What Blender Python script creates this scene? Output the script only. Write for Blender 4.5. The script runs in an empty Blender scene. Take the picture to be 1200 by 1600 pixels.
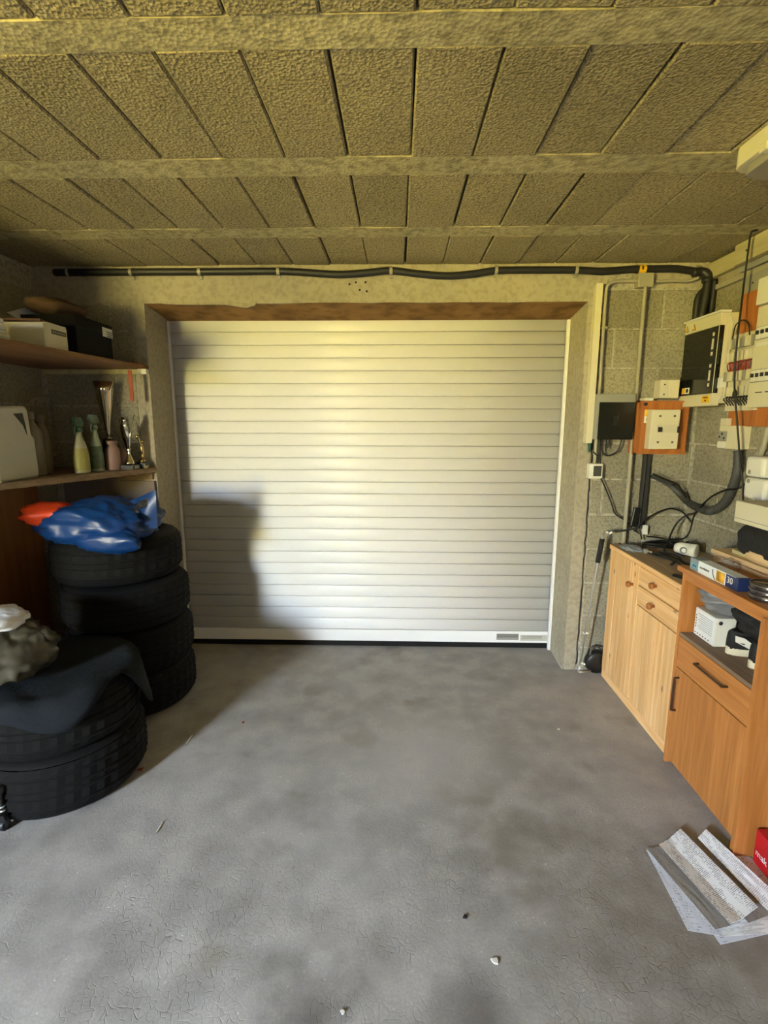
import bpy, bmesh, math, random
from mathutils import Vector, Matrix, noise
from math import sin, cos, pi, radians
random.seed(7)
S = bpy.context.scene
COL = S.collection

# ------------------------------------------------------------------ camera
F, PT, YW, RL = 793.1, .1756, -.0261, .0016          # focal length in px of 1200x1600, pitch, yaw, roll
_d = Vector((sin(YW)*cos(PT), cos(YW)*cos(PT), -sin(PT)))
_r = Vector((cos(YW), -sin(YW), 0)); _u = _r.cross(_d)
CR = _r*cos(RL) + _u*sin(RL); CU = -_r*sin(RL) + _u*cos(RL); CD = _d
CP = Vector((0, 0, 1.49))
cam = bpy.data.cameras.new('camera'); camo = bpy.data.objects.new('camera', cam); COL.objects.link(camo)
cam.sensor_fit = 'AUTO'; cam.sensor_width = 36; cam.lens = 36*F/1600; cam.clip_start = .02
camo.matrix_world = Matrix(((CR.x, CU.x, -CD.x, CP.x), (CR.y, CU.y, -CD.y, CP.y), (CR.z, CU.z, -CD.z, CP.z), (0, 0, 0, 1)))
S.camera = camo

def px(x, y, ax, v):
    """world point where a measured direction meets the real plane ax = v"""
    k = CR*((x-600)/F) - CU*((y-800)/F) + CD
    i = 'xyz'.index(ax); t = (v-CP[i])/k[i]
    return CP + k*t

# ------------------------------------------------------------------ world and light
W = bpy.data.worlds.new('sky'); S.world = W; W.use_nodes = True
wn = W.node_tree.nodes; wl = W.node_tree.links
wn['Background'].inputs[0].default_value = (.62, .76, 1, 1); wn['Background'].inputs[1].default_value = .6
def area(name, loc, rot, sx, sy, col, e):
    l = bpy.data.lights.new(name, 'AREA'); l.shape = 'RECTANGLE'; l.size = sx; l.size_y = sy
    l.color = col; l.energy = e
    o = bpy.data.objects.new(name, l); COL.objects.link(o); o.location = loc; o.rotation_euler = rot
    return o
# area lamps outside the small rear window stand in for sky and lawn bounce
area('sky_lamp_left', (-6.7, -5.2, 3.65), (pi/2, 0, 0), 4.6, 3.5, (.74, .86, 1.0), 23500)
area('sky_lamp_right', (-2.2, -5.2, 3.65), (pi/2, 0, 0), 4.4, 3.5, (.74, .86, 1.0), 14500)  # weaker right half, added so the light evens out across the shutter
area('lawn_lamp_left', (-6.7, -5.2, .4), (pi/2, 0, 0), 4.6, 3.0, (.98, .81, .20), 15500)
area('lawn_lamp_right', (-2.2, -5.2, .4), (pi/2, 0, 0), 4.4, 3.0, (.98, .82, .26), 7600)  # lawn lamp split likewise, the right half dimmed to balance the shutter
# unseen fill lamp added behind the camera to lift the shadows
area('rear_fill_lamp', (.9, -1.93, 1.1), (pi/2, 0, 0), .9, 1.9, (1.0, .92, .80), 11)
S.view_settings.view_transform = 'Standard'; S.view_settings.look = 'None'
S.view_settings.gamma = 1; S.view_settings.use_curve_mapping = False
S.view_settings.exposure = 0.22
try:
    S.cycles.use_denoising = True; S.cycles.max_bounces = 8; S.cycles.diffuse_bounces = 5
    S.cycles.sample_clamp_indirect = 6
except Exception: pass

# ------------------------------------------------------------------ helpers
def lin(h):
    if isinstance(h, tuple): return h
    c = [int(h[i:i+2], 16)/255 for i in (0, 2, 4)]
    return tuple(x/12.92 if x <= .04045 else ((x+.055)/1.055)**2.4 for x in c)
def newmat(name):
    m = bpy.data.materials.new(name); m.use_nodes = True
    return m, m.node_tree.nodes, m.node_tree.links, m.node_tree.nodes['Principled BSDF']
def N(n, t, **k):
    o = n.new(t)
    for a, b in k.items(): setattr(o, a, b)
    return o
def mixc(n, l, fac, a, b, mode='MIX'):
    m = n.new('ShaderNodeMix'); m.data_type = 'RGBA'; m.blend_type = mode
    for s, v in ((m.inputs[0], fac), (m.inputs[6], a), (m.inputs[7], b)):
        if hasattr(v, 'links'): l.new(v, s)
        else: s.default_value = v if not isinstance(v, tuple) else (*v, 1)[:4]
    return m.outputs[2]
def ramp(n, l, src, a, b, ca=(0, 0, 0, 1), cb=(1, 1, 1, 1)):
    r = n.new('ShaderNodeValToRGB'); r.color_ramp.elements[0].position = a; r.color_ramp.elements[1].position = b
    r.color_ramp.elements[0].color = ca; r.color_ramp.elements[1].color = cb
    l.new(src, r.inputs[0]); return r.outputs[0]
def tex(n, l, kind, scale, vec, detail=4, **k):
    t = n.new('ShaderNodeTex'+kind); t.inputs['Scale'].default_value = scale
    if kind == 'Noise': t.inputs['Detail'].default_value = detail
    for a, b in k.items(): setattr(t, a, b)
    l.new(vec, t.inputs['Vector']); return t
_M = {}
def plain(name, col, rough=.6, metal=0, var=.12, bump=.0, scale=30, spec=.5, trans=0, alpha=1, coat=0):
    if name in _M: return _M[name]
    m, n, l, b = newmat(name)
    col = lin(col)
    geo = n.new('ShaderNodeTexCoord')
    t = tex(n, l, 'Noise', scale*.25, geo.outputs['Object'], 5)
    dark = tuple(c*(1-var) for c in col); lite = tuple(min(1, c*(1+var)) for c in col)
    l.new(mixc(n, l, t.outputs[0], dark, lite), b.inputs['Base Color'])
    b.inputs['Roughness'].default_value = rough; b.inputs['Metallic'].default_value = metal
    b.inputs['Specular IOR Level'].default_value = spec
    if trans: b.inputs['Transmission Weight'].default_value = trans
    if alpha < 1: b.inputs['Alpha'].default_value = alpha
    if coat: b.inputs['Coat Weight'].default_value = coat
    if bump:
        t2 = tex(n, l, 'Noise', scale, geo.outputs['Object'], 6)
        bp = n.new('ShaderNodeBump'); bp.inputs['Strength'].default_value = bump; bp.inputs['Distance'].default_value = .01
        l.new(t2.outputs[0], bp.inputs['Height']); l.new(bp.outputs[0], b.inputs['Normal'])
    _M[name] = m; return m
def masonry(name, col, grain=90, pit=.5, var=.22, blotch=2.5, rough=.95, fine=1.0, sp0=.66, mf=.35):
    """concrete: blotches, aggregate speckle and pits; each piece a little lighter or darker"""
    m, n, l, b = newmat(name); col = lin(col)
    g = n.new('ShaderNodeNewGeometry'); P = g.outputs['Position']
    big = tex(n, l, 'Noise', blotch, P, 5); mid = tex(n, l, 'Noise', grain*mf, P, 6); fin = tex(n, l, 'Noise', grain*2, P, 3)
    c = mixc(n, l, ramp(n, l, big.outputs[0], .3, .7), tuple(x*(1-var) for x in col), tuple(min(1, x*(1+var*.7)) for x in col))
    c = mixc(n, l, ramp(n, l, mid.outputs[0], .35, .6), tuple([.72]*3), tuple([1.0]*3)) if False else c
    sp = ramp(n, l, mid.outputs[0], .36, .55, (sp0, sp0, sp0, 1), (1.06, 1.06, 1.06, 1))
    c = mixc(n, l, 1.0, c, sp, 'MULTIPLY')
    oi = n.new('ShaderNodeObjectInfo')
    rr = ramp(n, l, oi.outputs['Random'], 0, 1, (.90, .90, .90, 1), (1.07, 1.07, 1.07, 1))
    c = mixc(n, l, 1.0, c, rr, 'MULTIPLY')
    l.new(c, b.inputs['Base Color']); b.inputs['Roughness'].default_value = rough; b.inputs['Specular IOR Level'].default_value = .2
    v = tex(n, l, 'Voronoi', grain, P)
    a1 = n.new('ShaderNodeMath'); a1.operation = 'MULTIPLY'; l.new(v.outputs[0], a1.inputs[0]); a1.inputs[1].default_value = .8
    a2 = n.new('ShaderNodeMath'); a2.operation = 'ADD'; l.new(a1.outputs[0], a2.inputs[0]); l.new(mid.outputs[0], a2.inputs[1])
    bp = n.new('ShaderNodeBump'); bp.inputs['Strength'].default_value = pit; bp.inputs['Distance'].default_value = .008*fine
    l.new(a2.outputs[0], bp.inputs['Height']); l.new(bp.outputs[0], b.inputs['Normal'])
    _M[name] = m; return m
def wood(name, c1, c2, axis='z', scale=5, knots=True, rough=.45, bump=.08):
    """grain running along one axis, plank-wide tone changes and dark knots"""
    m, n, l, b = newmat(name); c1 = lin(c1); c2 = lin(c2)
    g = n.new('ShaderNodeNewGeometry'); mp = n.new('ShaderNodeMapping'); l.new(g.outputs['Position'], mp.inputs[0])
    st = {'x': (.06, 1, 1), 'y': (1, .06, 1), 'z': (1, 1, .06)}[axis]
    mp.inputs['Scale'].default_value = st
    t = tex(n, l, 'Noise', scale*9, mp.outputs[0], 6); t.inputs['Distortion'].default_value = .6
    t2 = tex(n, l, 'Noise', scale*1.7, mp.outputs[0], 2)
    c = mixc(n, l, ramp(n, l, t.outputs[0], .35, .68), c1, c2)
    c = mixc(n, l, ramp(n, l, t2.outputs[0], .4, .62, (.82, .82, .82, 1), (1.08, 1.05, 1.02, 1)), (0, 0, 0), (1, 1, 1)) if False else \
        mixc(n, l, 1.0, c, ramp(n, l, t2.outputs[0], .38, .64, (.88, .85, .80, 1), (1.06, 1.05, 1.03, 1)), 'MULTIPLY')
    if knots:
        mp2 = n.new('ShaderNodeMapping'); l.new(g.outputs['Position'], mp2.inputs[0])
        mp2.inputs['Scale'].default_value = {'x': (.45, 1, 0), 'y': (0, .45, 1), 'z': (0, 1, .42)}[axis]
        v = tex(n, l, 'Voronoi', 12.5, mp2.outputs[0]); v.inputs['Randomness'].default_value = 1
        k = ramp(n, l, v.outputs[0], .05, .11, (1, 1, 1, 1), (0, 0, 0, 1))
        c = mixc(n, l, k, c, tuple(x*.35 for x in c1))
    l.new(c, b.inputs['Base Color']); b.inputs['Roughness'].default_value = rough
    bp = n.new('ShaderNodeBump'); bp.inputs['Strength'].default_value = bump; bp.inputs['Distance'].default_value = .003
    l.new(t.outputs[0], bp.inputs['Height']); l.new(bp.outputs[0], b.inputs['Normal'])
    _M[name] = m; return m

ORG = {}
def thing(name, label, cat, loc=(0, 0, 0), group=None, rz=0):
    o = bpy.data.objects.new(name, None); COL.objects.link(o); o.location = loc; o.rotation_euler = (0, 0, rz)
    o.empty_display_size = .05
    o['label'] = label; o['category'] = cat
    if group: o['group'] = group
    ORG[o.name] = Vector(loc); return o
def tag(o, label, cat, group=None):
    o['label'] = label; o['category'] = cat
    if group: o['group'] = group
    return o
def emit(name, verts, faces, mat, parent=None, smooth=False, local=False, label=None, bevel=0, seg=2, uv=None, recalc=True):
    """link verts/faces as one mesh; world coordinates unless local"""
    verts = [Vector(v) for v in verts]
    loc = Vector((0, 0, 0))
    if parent is not None:
        if not local and parent.name in ORG:
            verts = [v-ORG[parent.name] for v in verts]
    elif not local and name not in STRUCT:
        mn = [min(v[i] for v in verts) for i in range(3)]; mx = [max(v[i] for v in verts) for i in range(3)]
        loc = Vector(((mn[0]+mx[0])/2, (mn[1]+mx[1])/2, mn[2])); verts = [v-loc for v in verts]
    bm = bmesh.new(); vs = [bm.verts.new(v) for v in verts]
    if uv: ul = bm.loops.layers.uv.new('UVMap')
    for f in faces:
        try: fc = bm.faces.new([vs[i] for i in f])
        except ValueError: continue
        fc.smooth = smooth
        if uv:
            for lp, i in zip(fc.loops, f): lp[ul].uv = uv[i]
    if recalc: bmesh.ops.recalc_face_normals(bm, faces=bm.faces)
    if bevel:
        es = [e for e in bm.edges if len(e.link_faces) == 2 and e.calc_face_angle(0) > .6]
        bmesh.ops.bevel(bm, geom=es, offset=bevel, segments=seg, affect='EDGES', profile=.6)
    me = bpy.data.meshes.new(name); bm.to_mesh(me); bm.free()
    o = bpy.data.objects.new(name, me); COL.objects.link(o); o.location = loc
    me.materials.append(mat)
    if smooth and bevel == 0: pass
    if parent is not None:
        o.parent = parent; ORG[o.name] = ORG.get(parent.name, Vector((0, 0, 0)))
    else: ORG[o.name] = loc
    if label: o['label'] = label
    return o
STRUCT = set()
def st(name, verts, faces, mat, **k):
    STRUCT.add(name); o = emit(name, verts, faces, mat, **k); o['kind'] = 'structure'; return o
BF = [(0, 1, 3, 2), (4, 6, 7, 5), (0, 4, 5, 1), (2, 3, 7, 6), (0, 2, 6, 4), (1, 5, 7, 3)]
def bxv(x0, x1, y0, y1, z0, z1): return [(x, y, z) for x in (x0, x1) for y in (y0, y1) for z in (z0, z1)]
def box(name, x0, x1, y0, y1, z0, z1, mat, parent=None, bevel=.0015, **k):
    return emit(name, bxv(x0, x1, y0, y1, z0, z1), BF, mat, parent, bevel=bevel, **k)
def boxes(name, bl, mat, parent=None, bevel=.0, **k):
    v, f = [], []
    for b in bl:
        o = len(v); v += bxv(*b); f += [tuple(i+o for i in q) for q in BF]
    return emit(name, v, f, mat, parent, bevel=bevel, **k)
def catmull(pts, n=6):
    pts = [Vector(p) for p in pts]
    if len(pts) < 3: return pts
    P = [pts[0]*2-pts[1]]+pts+[pts[-1]*2-pts[-2]]; out = []
    for i in range(1, len(P)-2):
        for k in range(n):
            t = k/n; a, b, c, d = P[i-1:i+3]
            out.append(.5*((2*b)+(c-a)*t+(2*a-5*b+4*c-d)*t*t+(3*b-a-3*c+d)*t**3))
    out.append(pts[-1]); return out
def tubevf(pts, r, seg=10, smooth=6):
    P = catmull(pts, smooth) if smooth > 1 else [Vector(p) for p in pts]
    v, f = [], []; up = None
    for i, p in enumerate(P):
        t = (P[min(i+1, len(P)-1)]-P[max(i-1, 0)]).normalized()
        if up is None: up = t.orthogonal().normalized()
        up = (up-t*up.dot(t)); up = up.normalized() if up.length > 1e-6 else t.orthogonal().normalized()
        s = t.cross(up); rr = r(i/(len(P)-1)) if callable(r) else r
        for k in range(seg):
            a = 2*pi*k/seg; v.append(p+(up*cos(a)+s*sin(a))*rr)
    for i in range(len(P)-1):
        for k in range(seg):
            f.append((i*seg+k, i*seg+(k+1) % seg, (i+1)*seg+(k+1) % seg, (i+1)*seg+k))
    f.append(tuple(range(seg))[::-1]); f.append(tuple(range((len(P)-1)*seg, len(P)*seg)))
    return v, f
def tube(name, pts, r, mat, parent=None, seg=10, smooth=6, **k):
    v, f = tubevf(pts, r, seg, smooth); return emit(name, v, f, mat, parent, smooth=True, **k)
def lathevf(prof, c=(0, 0, 0), seg=28, axis='z', sx=1, sy=1):
    v, f = [], []
    for r, z in prof:
        for k in range(seg):
            a = 2*pi*k/seg; x, y = r*cos(a)*sx, r*sin(a)*sy
            p = {'z': (x, y, z), 'x': (z, x, y), 'y': (x, z, y)}[axis]
            v.append((c[0]+p[0], c[1]+p[1], c[2]+p[2]))
    m = len(prof)
    for i in range(m-1):
        for k in range(seg): f.append((i*seg+k, i*seg+(k+1) % seg, (i+1)*seg+(k+1) % seg, (i+1)*seg+k))
    if prof[0][0] > 1e-5: f.append(tuple(range(seg))[::-1])
    if prof[-1][0] > 1e-5: f.append(tuple(range((m-1)*seg, m*seg)))
    return v, f
def lathe(name, prof, mat, parent=None, c=(0, 0, 0), seg=28, axis='z', closed=False, sx=1, sy=1, **k):
    v, f = lathevf(prof, c, seg, axis, sx, sy)
    if closed: f = f[:-2] if prof[0][0] > 1e-5 and prof[-1][0] > 1e-5 else f
    return emit(name, v, f, mat, parent, smooth=k.pop('smooth', True), **k)
def prism(name, poly, d, mat, parent=None, bevel=0, **k):
    """polygon of 3D points extruded by vector d"""
    n = len(poly); P = [Vector(p) for p in poly]; d = Vector(d)
    v = P+[p+d for p in P]; f = [tuple(range(n))[::-1], tuple(range(n, 2*n))]+[(i, (i+1) % n, n+(i+1) % n, n+i) for i in range(n)]
    return emit(name, v, f, mat, parent, bevel=bevel, **k)
def lump(name, c, r, mat, parent=None, seed=0, amp=.18, fr=2.2, crease=.1, zmin=None, n=40, sq=1.0, skirt=0, **k):
    """crumpled bag or cloth: rounded body with folds, resting flat at zmin"""
    v, f = [], []; m = n//2; c = Vector(c)
    for i in range(m+1):
        th = pi*i/m
        for j in range(n):
            ph = 2*pi*j/n; d = Vector((sin(th)*cos(ph), sin(th)*sin(ph), cos(th)))
            q = d*fr+Vector((seed*3.1, seed*1.7, seed))
            a = 1+amp*noise.noise(q)+crease*(abs(noise.noise(q*2.3))*-1.6+.3)+crease*.45*noise.noise(q*5.5)
            e = Vector([math.copysign(abs(x)**sq, x) for x in d])
            p = Vector((e.x*r[0], e.y*r[1], e.z*r[2]))*a+c
            if zmin is not None and p.z < zmin: p.z = zmin+.0005
            v.append(p)
    for i in range(m):
        for j in range(n): f.append((i*n+j, i*n+(j+1) % n, (i+1)*n+(j+1) % n, (i+1)*n+j))
    return emit(name, v, f, mat, parent, smooth=True, **k)
def textm(name, s, size, mat, parent, loc, rot, label=None, ext=.0004, align='CENTER'):
    """lettering: font curve turned into a mesh part; rot is a 3x3 (right, up, out)"""
    cu = bpy.data.curves.new(name, 'FONT'); cu.body = s; cu.size = size; cu.extrude = ext; cu.align_x = align; cu.align_y = 'CENTER'; cu.resolution_u = 3
    t = bpy.data.objects.new('t', cu); COL.objects.link(t)
    dg = bpy.context.evaluated_depsgraph_get(); me = bpy.data.meshes.new_from_object(t.evaluated_get(dg))
    bpy.data.objects.remove(t); bpy.data.curves.remove(cu)
    R = Matrix([Vector(a) for a in rot]).transposed(); o0 = ORG.get(parent.name, Vector())
    for v in me.vertices: v.co = R @ v.co + Vector(loc) - o0
    me.materials.clear(); me.materials.append(mat); me.name = name
    o = bpy.data.objects.new(name, me); COL.objects.link(o); o.parent = parent; ORG[o.name] = o0
    return o
ONX = ((0, -1, 0), (0, 0, 1), (-1, 0, 0))      # lettering on a face that looks along -X
ONY = ((1, 0, 0), (0, 0, 1), (0, -1, 0))       # lettering on a face that looks along -Y
ON_X = ((0, 1, 0), (0, 0, 1), (1, 0, 0))       # lettering on a face that looks along +X

# ------------------------------------------------------------------ materials
M_block = masonry('cinder_block', '96917f', 150, .5, sp0=.74, mf=.5)
M_ceil = masonry('ceiling_block_concrete', 'a09471', 120, .6, var=.14, sp0=.62, mf=.75)
M_joist = masonry('joist_concrete', 'aba17c', 90, .35, var=.15)
M_mortar = masonry('mortar', 'aba697', 120, .5)
M_dark = plain('joint_shadow', '3a372f', .95, bump=.3)
M_smooth = masonry('cast_concrete', 'a39b88', 110, .2, var=.09, blotch=3, sp0=.86)
M_white = plain('white_plastic', 'd9d8ce', .4, var=.04)
M_cream = plain('cream_plastic', 'cfc9ae', .45, var=.05)
M_beige = plain('beige_plastic', 'c9c3ab', .5, var=.05)
M_greyp = plain('grey_plastic', '8d8c84', .5, var=.06)
M_black = plain('black_plastic', '0f0f10', .45, var=.1)
M_rubber = plain('black_rubber', '111112', .75, var=.15, bump=.25, scale=120)
M_cable = plain('black_cable', '0c0c0d', .5)
M_conduit = plain('grey_conduit', '9b9684', .55, var=.08)
M_pipe = plain('dark_pipe', '1d1d1e', .5)
M_corr = plain('corrugated_grey', '3b3c3c', .55)
M_steel = plain('steel', 'c4c4c2', .35, .7)
M_chrome = plain('chrome', 'e6dfd0', .07, 1, var=.02)
M_gold = plain('gold', 'd2b67a', .18, 1, var=.05)
M_pine_z = wood('pine_upright', 'dfac70', 'f2cb96', 'z', 5)
M_pine_y = wood('pine_lengthwise', 'dfac70', 'f2cb96', 'y', 5)
M_oak_z = wood('veneer_upright', 'a96c32', 'c08248', 'z', 6, False)
M_oak_y = wood('veneer_lengthwise', 'a96c32', 'c08248', 'y', 6, False)
M_knob = wood('knob_wood', '8f5424', 'a9682f', 'x', 8, False)
M_shelf = wood('shelf_wood', '6e4a2c', '85603c', 'y', 5, False, .7)
M_shelf2 = wood('shelf_dusty', '6f5a44', '857056', 'y', 5, False, .8)
M_board = wood('orange_board', '9c5c26', 'b26f33', 'z', 4, False, .6)
M_ply = wood('brown_panel', '7d5023', '8d5d2c', 'z', 3, False, .6)
M_raw = wood('raw_plank', 'c9ab84', 'dcc19b', 'y', 5, False, .7)
M_greywood = wood('weathered_timber', 'a7a07c', 'bdb68f', 'y', 4, False, .8)
M_card = plain('cardboard', '8d6d4a', .85, bump=.1)
M_yellow = plain('sticker_yellow', 'e3b41a', .5, var=.03)
M_label = plain('label_white', 'd8d6cf', .55, var=.03)
M_ink = plain('ink', '1c1c1e', .6)
M_blueink = plain('ink_blue', '1f3560', .6)
M_red = plain('red_card', 'b3101c', .45, var=.05)
M_blue = plain('blue_bag', '0a2f63', .38, var=.2, bump=.25, scale=14, spec=.4)
M_orange = plain('orange_plastic', 'bf3a18', .45, var=.1, bump=.15, scale=12)
M_cloth = plain('slate_cloth', '1e2227', .95, spec=.1, var=.2, bump=.3, scale=60)
M_sack = plain('clear_sack', '4c493d', .3, var=.25, bump=.35, scale=18, alpha=.85, spec=.5)
M_whitec = plain('white_cloth', 'dfe1e8', .85, var=.1, bump=.3, scale=40)
M_greybag = plain('grey_bag', '77777c', .4, var=.15, bump=.4, scale=25, alpha=.93)
M_blackc = plain('black_cloth', '121216', .8, var=.25, bump=.5, scale=60)
M_milk = plain('milky_plastic', 'bdbcae', .45, var=.05, spec=.4)
M_smoke = plain('smoked_cover', '101312', .12, var=.1, spec=.6)
M_green = plain('green_plastic', '2e4a33', .5)
M_pink = plain('mauve_plastic', '8b6f66', .55)
M_strap = plain('rust_strap', '9a4e30', .8)

# ================================================================== SETTING
XL, XR, YF, HC = -2.0, 1.66, 2.92, 2.32          # left wall, right wall, front wall, ceiling height
YR, XL2, YC = -2.0, -3.7, .8      # rear wall, outer left wall of the wider rear room, corner where the bay narrows
def floor_mat():
    m, n, l, b = newmat('worn_concrete_floor')
    g = n.new('ShaderNodeNewGeometry'); P = g.outputs['Position']
    big = tex(n, l, 'Noise', 1.3, P, 6); mid = tex(n, l, 'Noise', 7, P, 7); fin = tex(n, l, 'Noise', 120, P, 4); st_ = tex(n, l, 'Noise', 3.1, P, 3)
    c = mixc(n, l, ramp(n, l, big.outputs[0], .35, .66), lin('8a8684'), lin('a09d9b'))
    c = mixc(n, l, ramp(n, l, mid.outputs[0], .42, .62, (0, 0, 0, 1), (.55, .55, .55, 1)), c, lin('b3aeaa'))
    dk = ramp(n, l, mid.outputs[0], .27, .40, (.45, .45, .45, 1), (0, 0, 0, 1))
    c = mixc(n, l, dk, c, lin('736e69'))
    stn = ramp(n, l, st_.outputs[0], .60, .72, (0, 0, 0, 1), (.5, .5, .5, 1))
    c = mixc(n, l, stn, c, lin('6b6350'))
    c = mixc(n, l, ramp(n, l, fin.outputs[0], .3, .7, (.25, .25, .25, 1), (0, 0, 0, 1)), c, lin('59554f'))
    wr = n.new('ShaderNodeMapping'); l.new(P, wr.inputs[0]); wr.inputs['Scale'].default_value = (1.0, .8, 1)
    ds = tex(n, l, 'Noise', 12, P, 3)
    vm = n.new('ShaderNodeVectorMath'); vm.operation = 'MULTIPLY_ADD'; l.new(ds.outputs['Color'], vm.inputs[0]); vm.inputs[1].default_value = (.05, .05, 0); l.new(wr.outputs[0], vm.inputs[2])
    v = tex(n, l, 'Voronoi', 50, vm.outputs[0], feature='DISTANCE_TO_EDGE')
    cr = ramp(n, l, v.outputs[0], .0, .05, (1, 1, 1, 1), (0, 0, 0, 1))
    msk = tex(n, l, 'Noise', 1.9, P, 3)
    mk = ramp(n, l, msk.outputs[0], .44, .6)
    # the crazed surface is worst in the front half of the bay
    sx = n.new('ShaderNodeSeparateXYZ'); l.new(P, sx.inputs[0])
    mr = n.new('ShaderNodeMapRange'); l.new(sx.outputs['Y'], mr.inputs[0]); mr.inputs[1].default_value = 2.1; mr.inputs[2].default_value = 1.0; mr.inputs[3].default_value = 0; mr.inputs[4].default_value = 1
    mm = n.new('ShaderNodeMath'); mm.operation = 'MULTIPLY'; l.new(mk, mm.inputs[0]); l.new(mr.outputs[0], mm.inputs[1])
    m3 = n.new('ShaderNodeMath'); m3.operation = 'MULTIPLY'; l.new(mm.outputs[0], m3.inputs[0]); l.new(cr, m3.inputs[1])
    fc = n.new('ShaderNodeMath'); fc.operation = 'MULTIPLY'; l.new(m3.outputs[0], fc.inputs[0]); fc.inputs[1].default_value = .3
    c = mixc(n, l, fc.outputs[0], c, lin('4e4a46'))
    for (sx_, sy_, rad, col_, amt) in ((480, 1560, .15, '55504c', .7), (730, 1600, .16, '4f4a47', .6), (800, 1310, .24, '6c6452', .6), (1000, 1420, .45, '746a5c', .45),
                                       (470, 1035, .30, '8b8275', .6), (610, 1015, .16, '5f564b', .6), (640, 1180, .40, 'b5b1ad', .4), (180, 1180, .30, '6d5f4c', .5)):
        q = px(sx_, sy_, 'z', 0)
        dv = n.new('ShaderNodeVectorMath'); dv.operation = 'DISTANCE'; l.new(P, dv.inputs[0]); dv.inputs[1].default_value = q
        ad = n.new('ShaderNodeMath'); ad.operation = 'MULTIPLY_ADD'; l.new(mid.outputs[0], ad.inputs[0]); ad.inputs[1].default_value = rad*1.6; l.new(dv.outputs['Value'], ad.inputs[2])
        mq = ramp(n, l, ad.outputs[0], rad*.75, rad*1.75, (amt, amt, amt, 1), (0, 0, 0, 1))
        c = mixc(n, l, mq, c, lin(col_))
    fv = tex(n, l, 'Voronoi', 38, P)
    fk = ramp(n, l, fv.outputs[0], .05, .12, (1, 1, 1, 1), (0, 0, 0, 1)); fm = ramp(n, l, mid.outputs[0], .50, .62)
    fq = n.new('ShaderNodeMath'); fq.operation = 'MULTIPLY'; l.new(fk, fq.inputs[0]); l.new(fm, fq.inputs[1])
    c = mixc(n, l, fq.outputs[0], c, lin('cfcbc6'))
    l.new(c, b.inputs['Base Color'])
    l.new(ramp(n, l, mid.outputs[0], .3, .7, (.55, .55, .55, 1), (.8, .8, .8, 1)), b.inputs['Roughness']); b.inputs['Specular IOR Level'].default_value = .35
    h1 = n.new('ShaderNodeMath'); h1.operation = 'MULTIPLY_ADD'; l.new(fin.outputs[0], h1.inputs[0]); h1.inputs[1].default_value = .16; l.new(mid.outputs[0], h1.inputs[2])
    h2 = n.new('ShaderNodeMath'); h2.operation = 'SUBTRACT'; l.new(h1.outputs[0], h2.inputs[0]); l.new(m3.outputs[0], h2.inputs[1])
    bp = n.new('ShaderNodeBump'); bp.inputs['Strength'].default_value = .28; bp.inputs['Distance'].default_value = .009
    l.new(h2.outputs[0], bp.inputs['Height']); l.new(bp.outputs[0], b.inputs['Normal'])
    return m
st('floor', bxv(XL2-.2, XR+.2, YR-.2, 3.6, -.12, 0), BF, floor_mat())

# ceiling: backing slab, cast joists and hollow filler blocks between them
ceil = st('ceiling', bxv(XL2-.2, XR+.2, YR-.2, 3.6, HC+.03, HC+.25), BF, M_dark)
joists = [(-2.1, -1.98), (-1.5, -1.38), (-.9, -.78), (-.3, -.18), (.0, .12), (.615, .72), (1.215, 1.314), (1.794, 1.915), (2.392, 2.503)]
joists = [(-2.1, -1.99), (-1.79, -1.68), (-1.19, -1.08), (-.59, -.48), (.01, .12)]+joists[5:]
def slabgrid(x0, x1, y0, y1, z0, z1, nx, amp, seed, sag=0.0):
    """bar along X with a slightly wavy underside and edges"""
    v, f = [], []
    for i in range(nx+1):
        x = x0+(x1-x0)*i/nx
        for (y, z) in ((y0, z1), (y0, z0), (y1, z0), (y1, z1)):
            q = Vector((x*6, y*5+seed, z*5)); w = noise.noise(q)*amp
            v.append((x, y+(w if z == z0 else 0)+noise.noise(q*4)*amp*.4, z+(noise.noise(q+Vector((5, 5, 5)))*amp if z == z0 else 0)))
    for i in range(nx):
        for k in range(4): f.append((i*4+k, i*4+(k+1) % 4, (i+1)*4+(k+1) % 4, (i+1)*4+k))
    f += [(0, 1, 2, 3), tuple(nx*4+k for k in (3, 2, 1, 0))]
    return v, f
for k, (a, b_) in enumerate(joists):
    v, f = slabgrid(XL if a > YC-.1 else XL2, XR, a, b_, HC+.003, HC+.05, 90, .0025, k*3.3)
    emit('joist', v, f, M_joist, ceil)
def blockmesh(name, seed, mat, irr=.004, bev=.006):
    """unit block (1x1x1 in its scaled axes) with broken, uneven edges"""
    bm = bmesh.new(); bmesh.ops.create_cube(bm, size=1)
    me = bpy.data.meshes.new(name); bm.to_mesh(me); bm.free(); me.materials.append(mat); return me
def realblock(sx, sy, sz, mat, seed, bev=.006, nd=2, jit=.003):
    bm = bmesh.new(); bmesh.ops.create_cube(bm, size=1)
    for v in bm.verts: v.co = Vector((v.co.x*sx, v.co.y*sy, v.co.z*sz))
    bmesh.ops.bevel(bm, geom=list(bm.edges), offset=bev, segments=1, affect='EDGES')
    for v in bm.verts: v.co += Vector([noise.noise(v.co*30+Vector((seed, i*7, 0))) for i in range(3)])*jit
    me = bpy.data.meshes.new('block'); bm.to_mesh(me); bm.free(); me.materials.append(mat); return me
def place(name, me, loc, parent, rot=(0, 0, 0), scale=(1, 1, 1), label=None):
    o = bpy.data.objects.new(name, me); COL.objects.link(o); o.parent = parent; o.location = loc; o.rotation_euler = rot; o.scale = scale
    if label: o['label'] = label
    ORG[o.name] = Vector(loc)
    return o
bays = list(zip(joists[:-1], joists[1:]))
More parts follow.
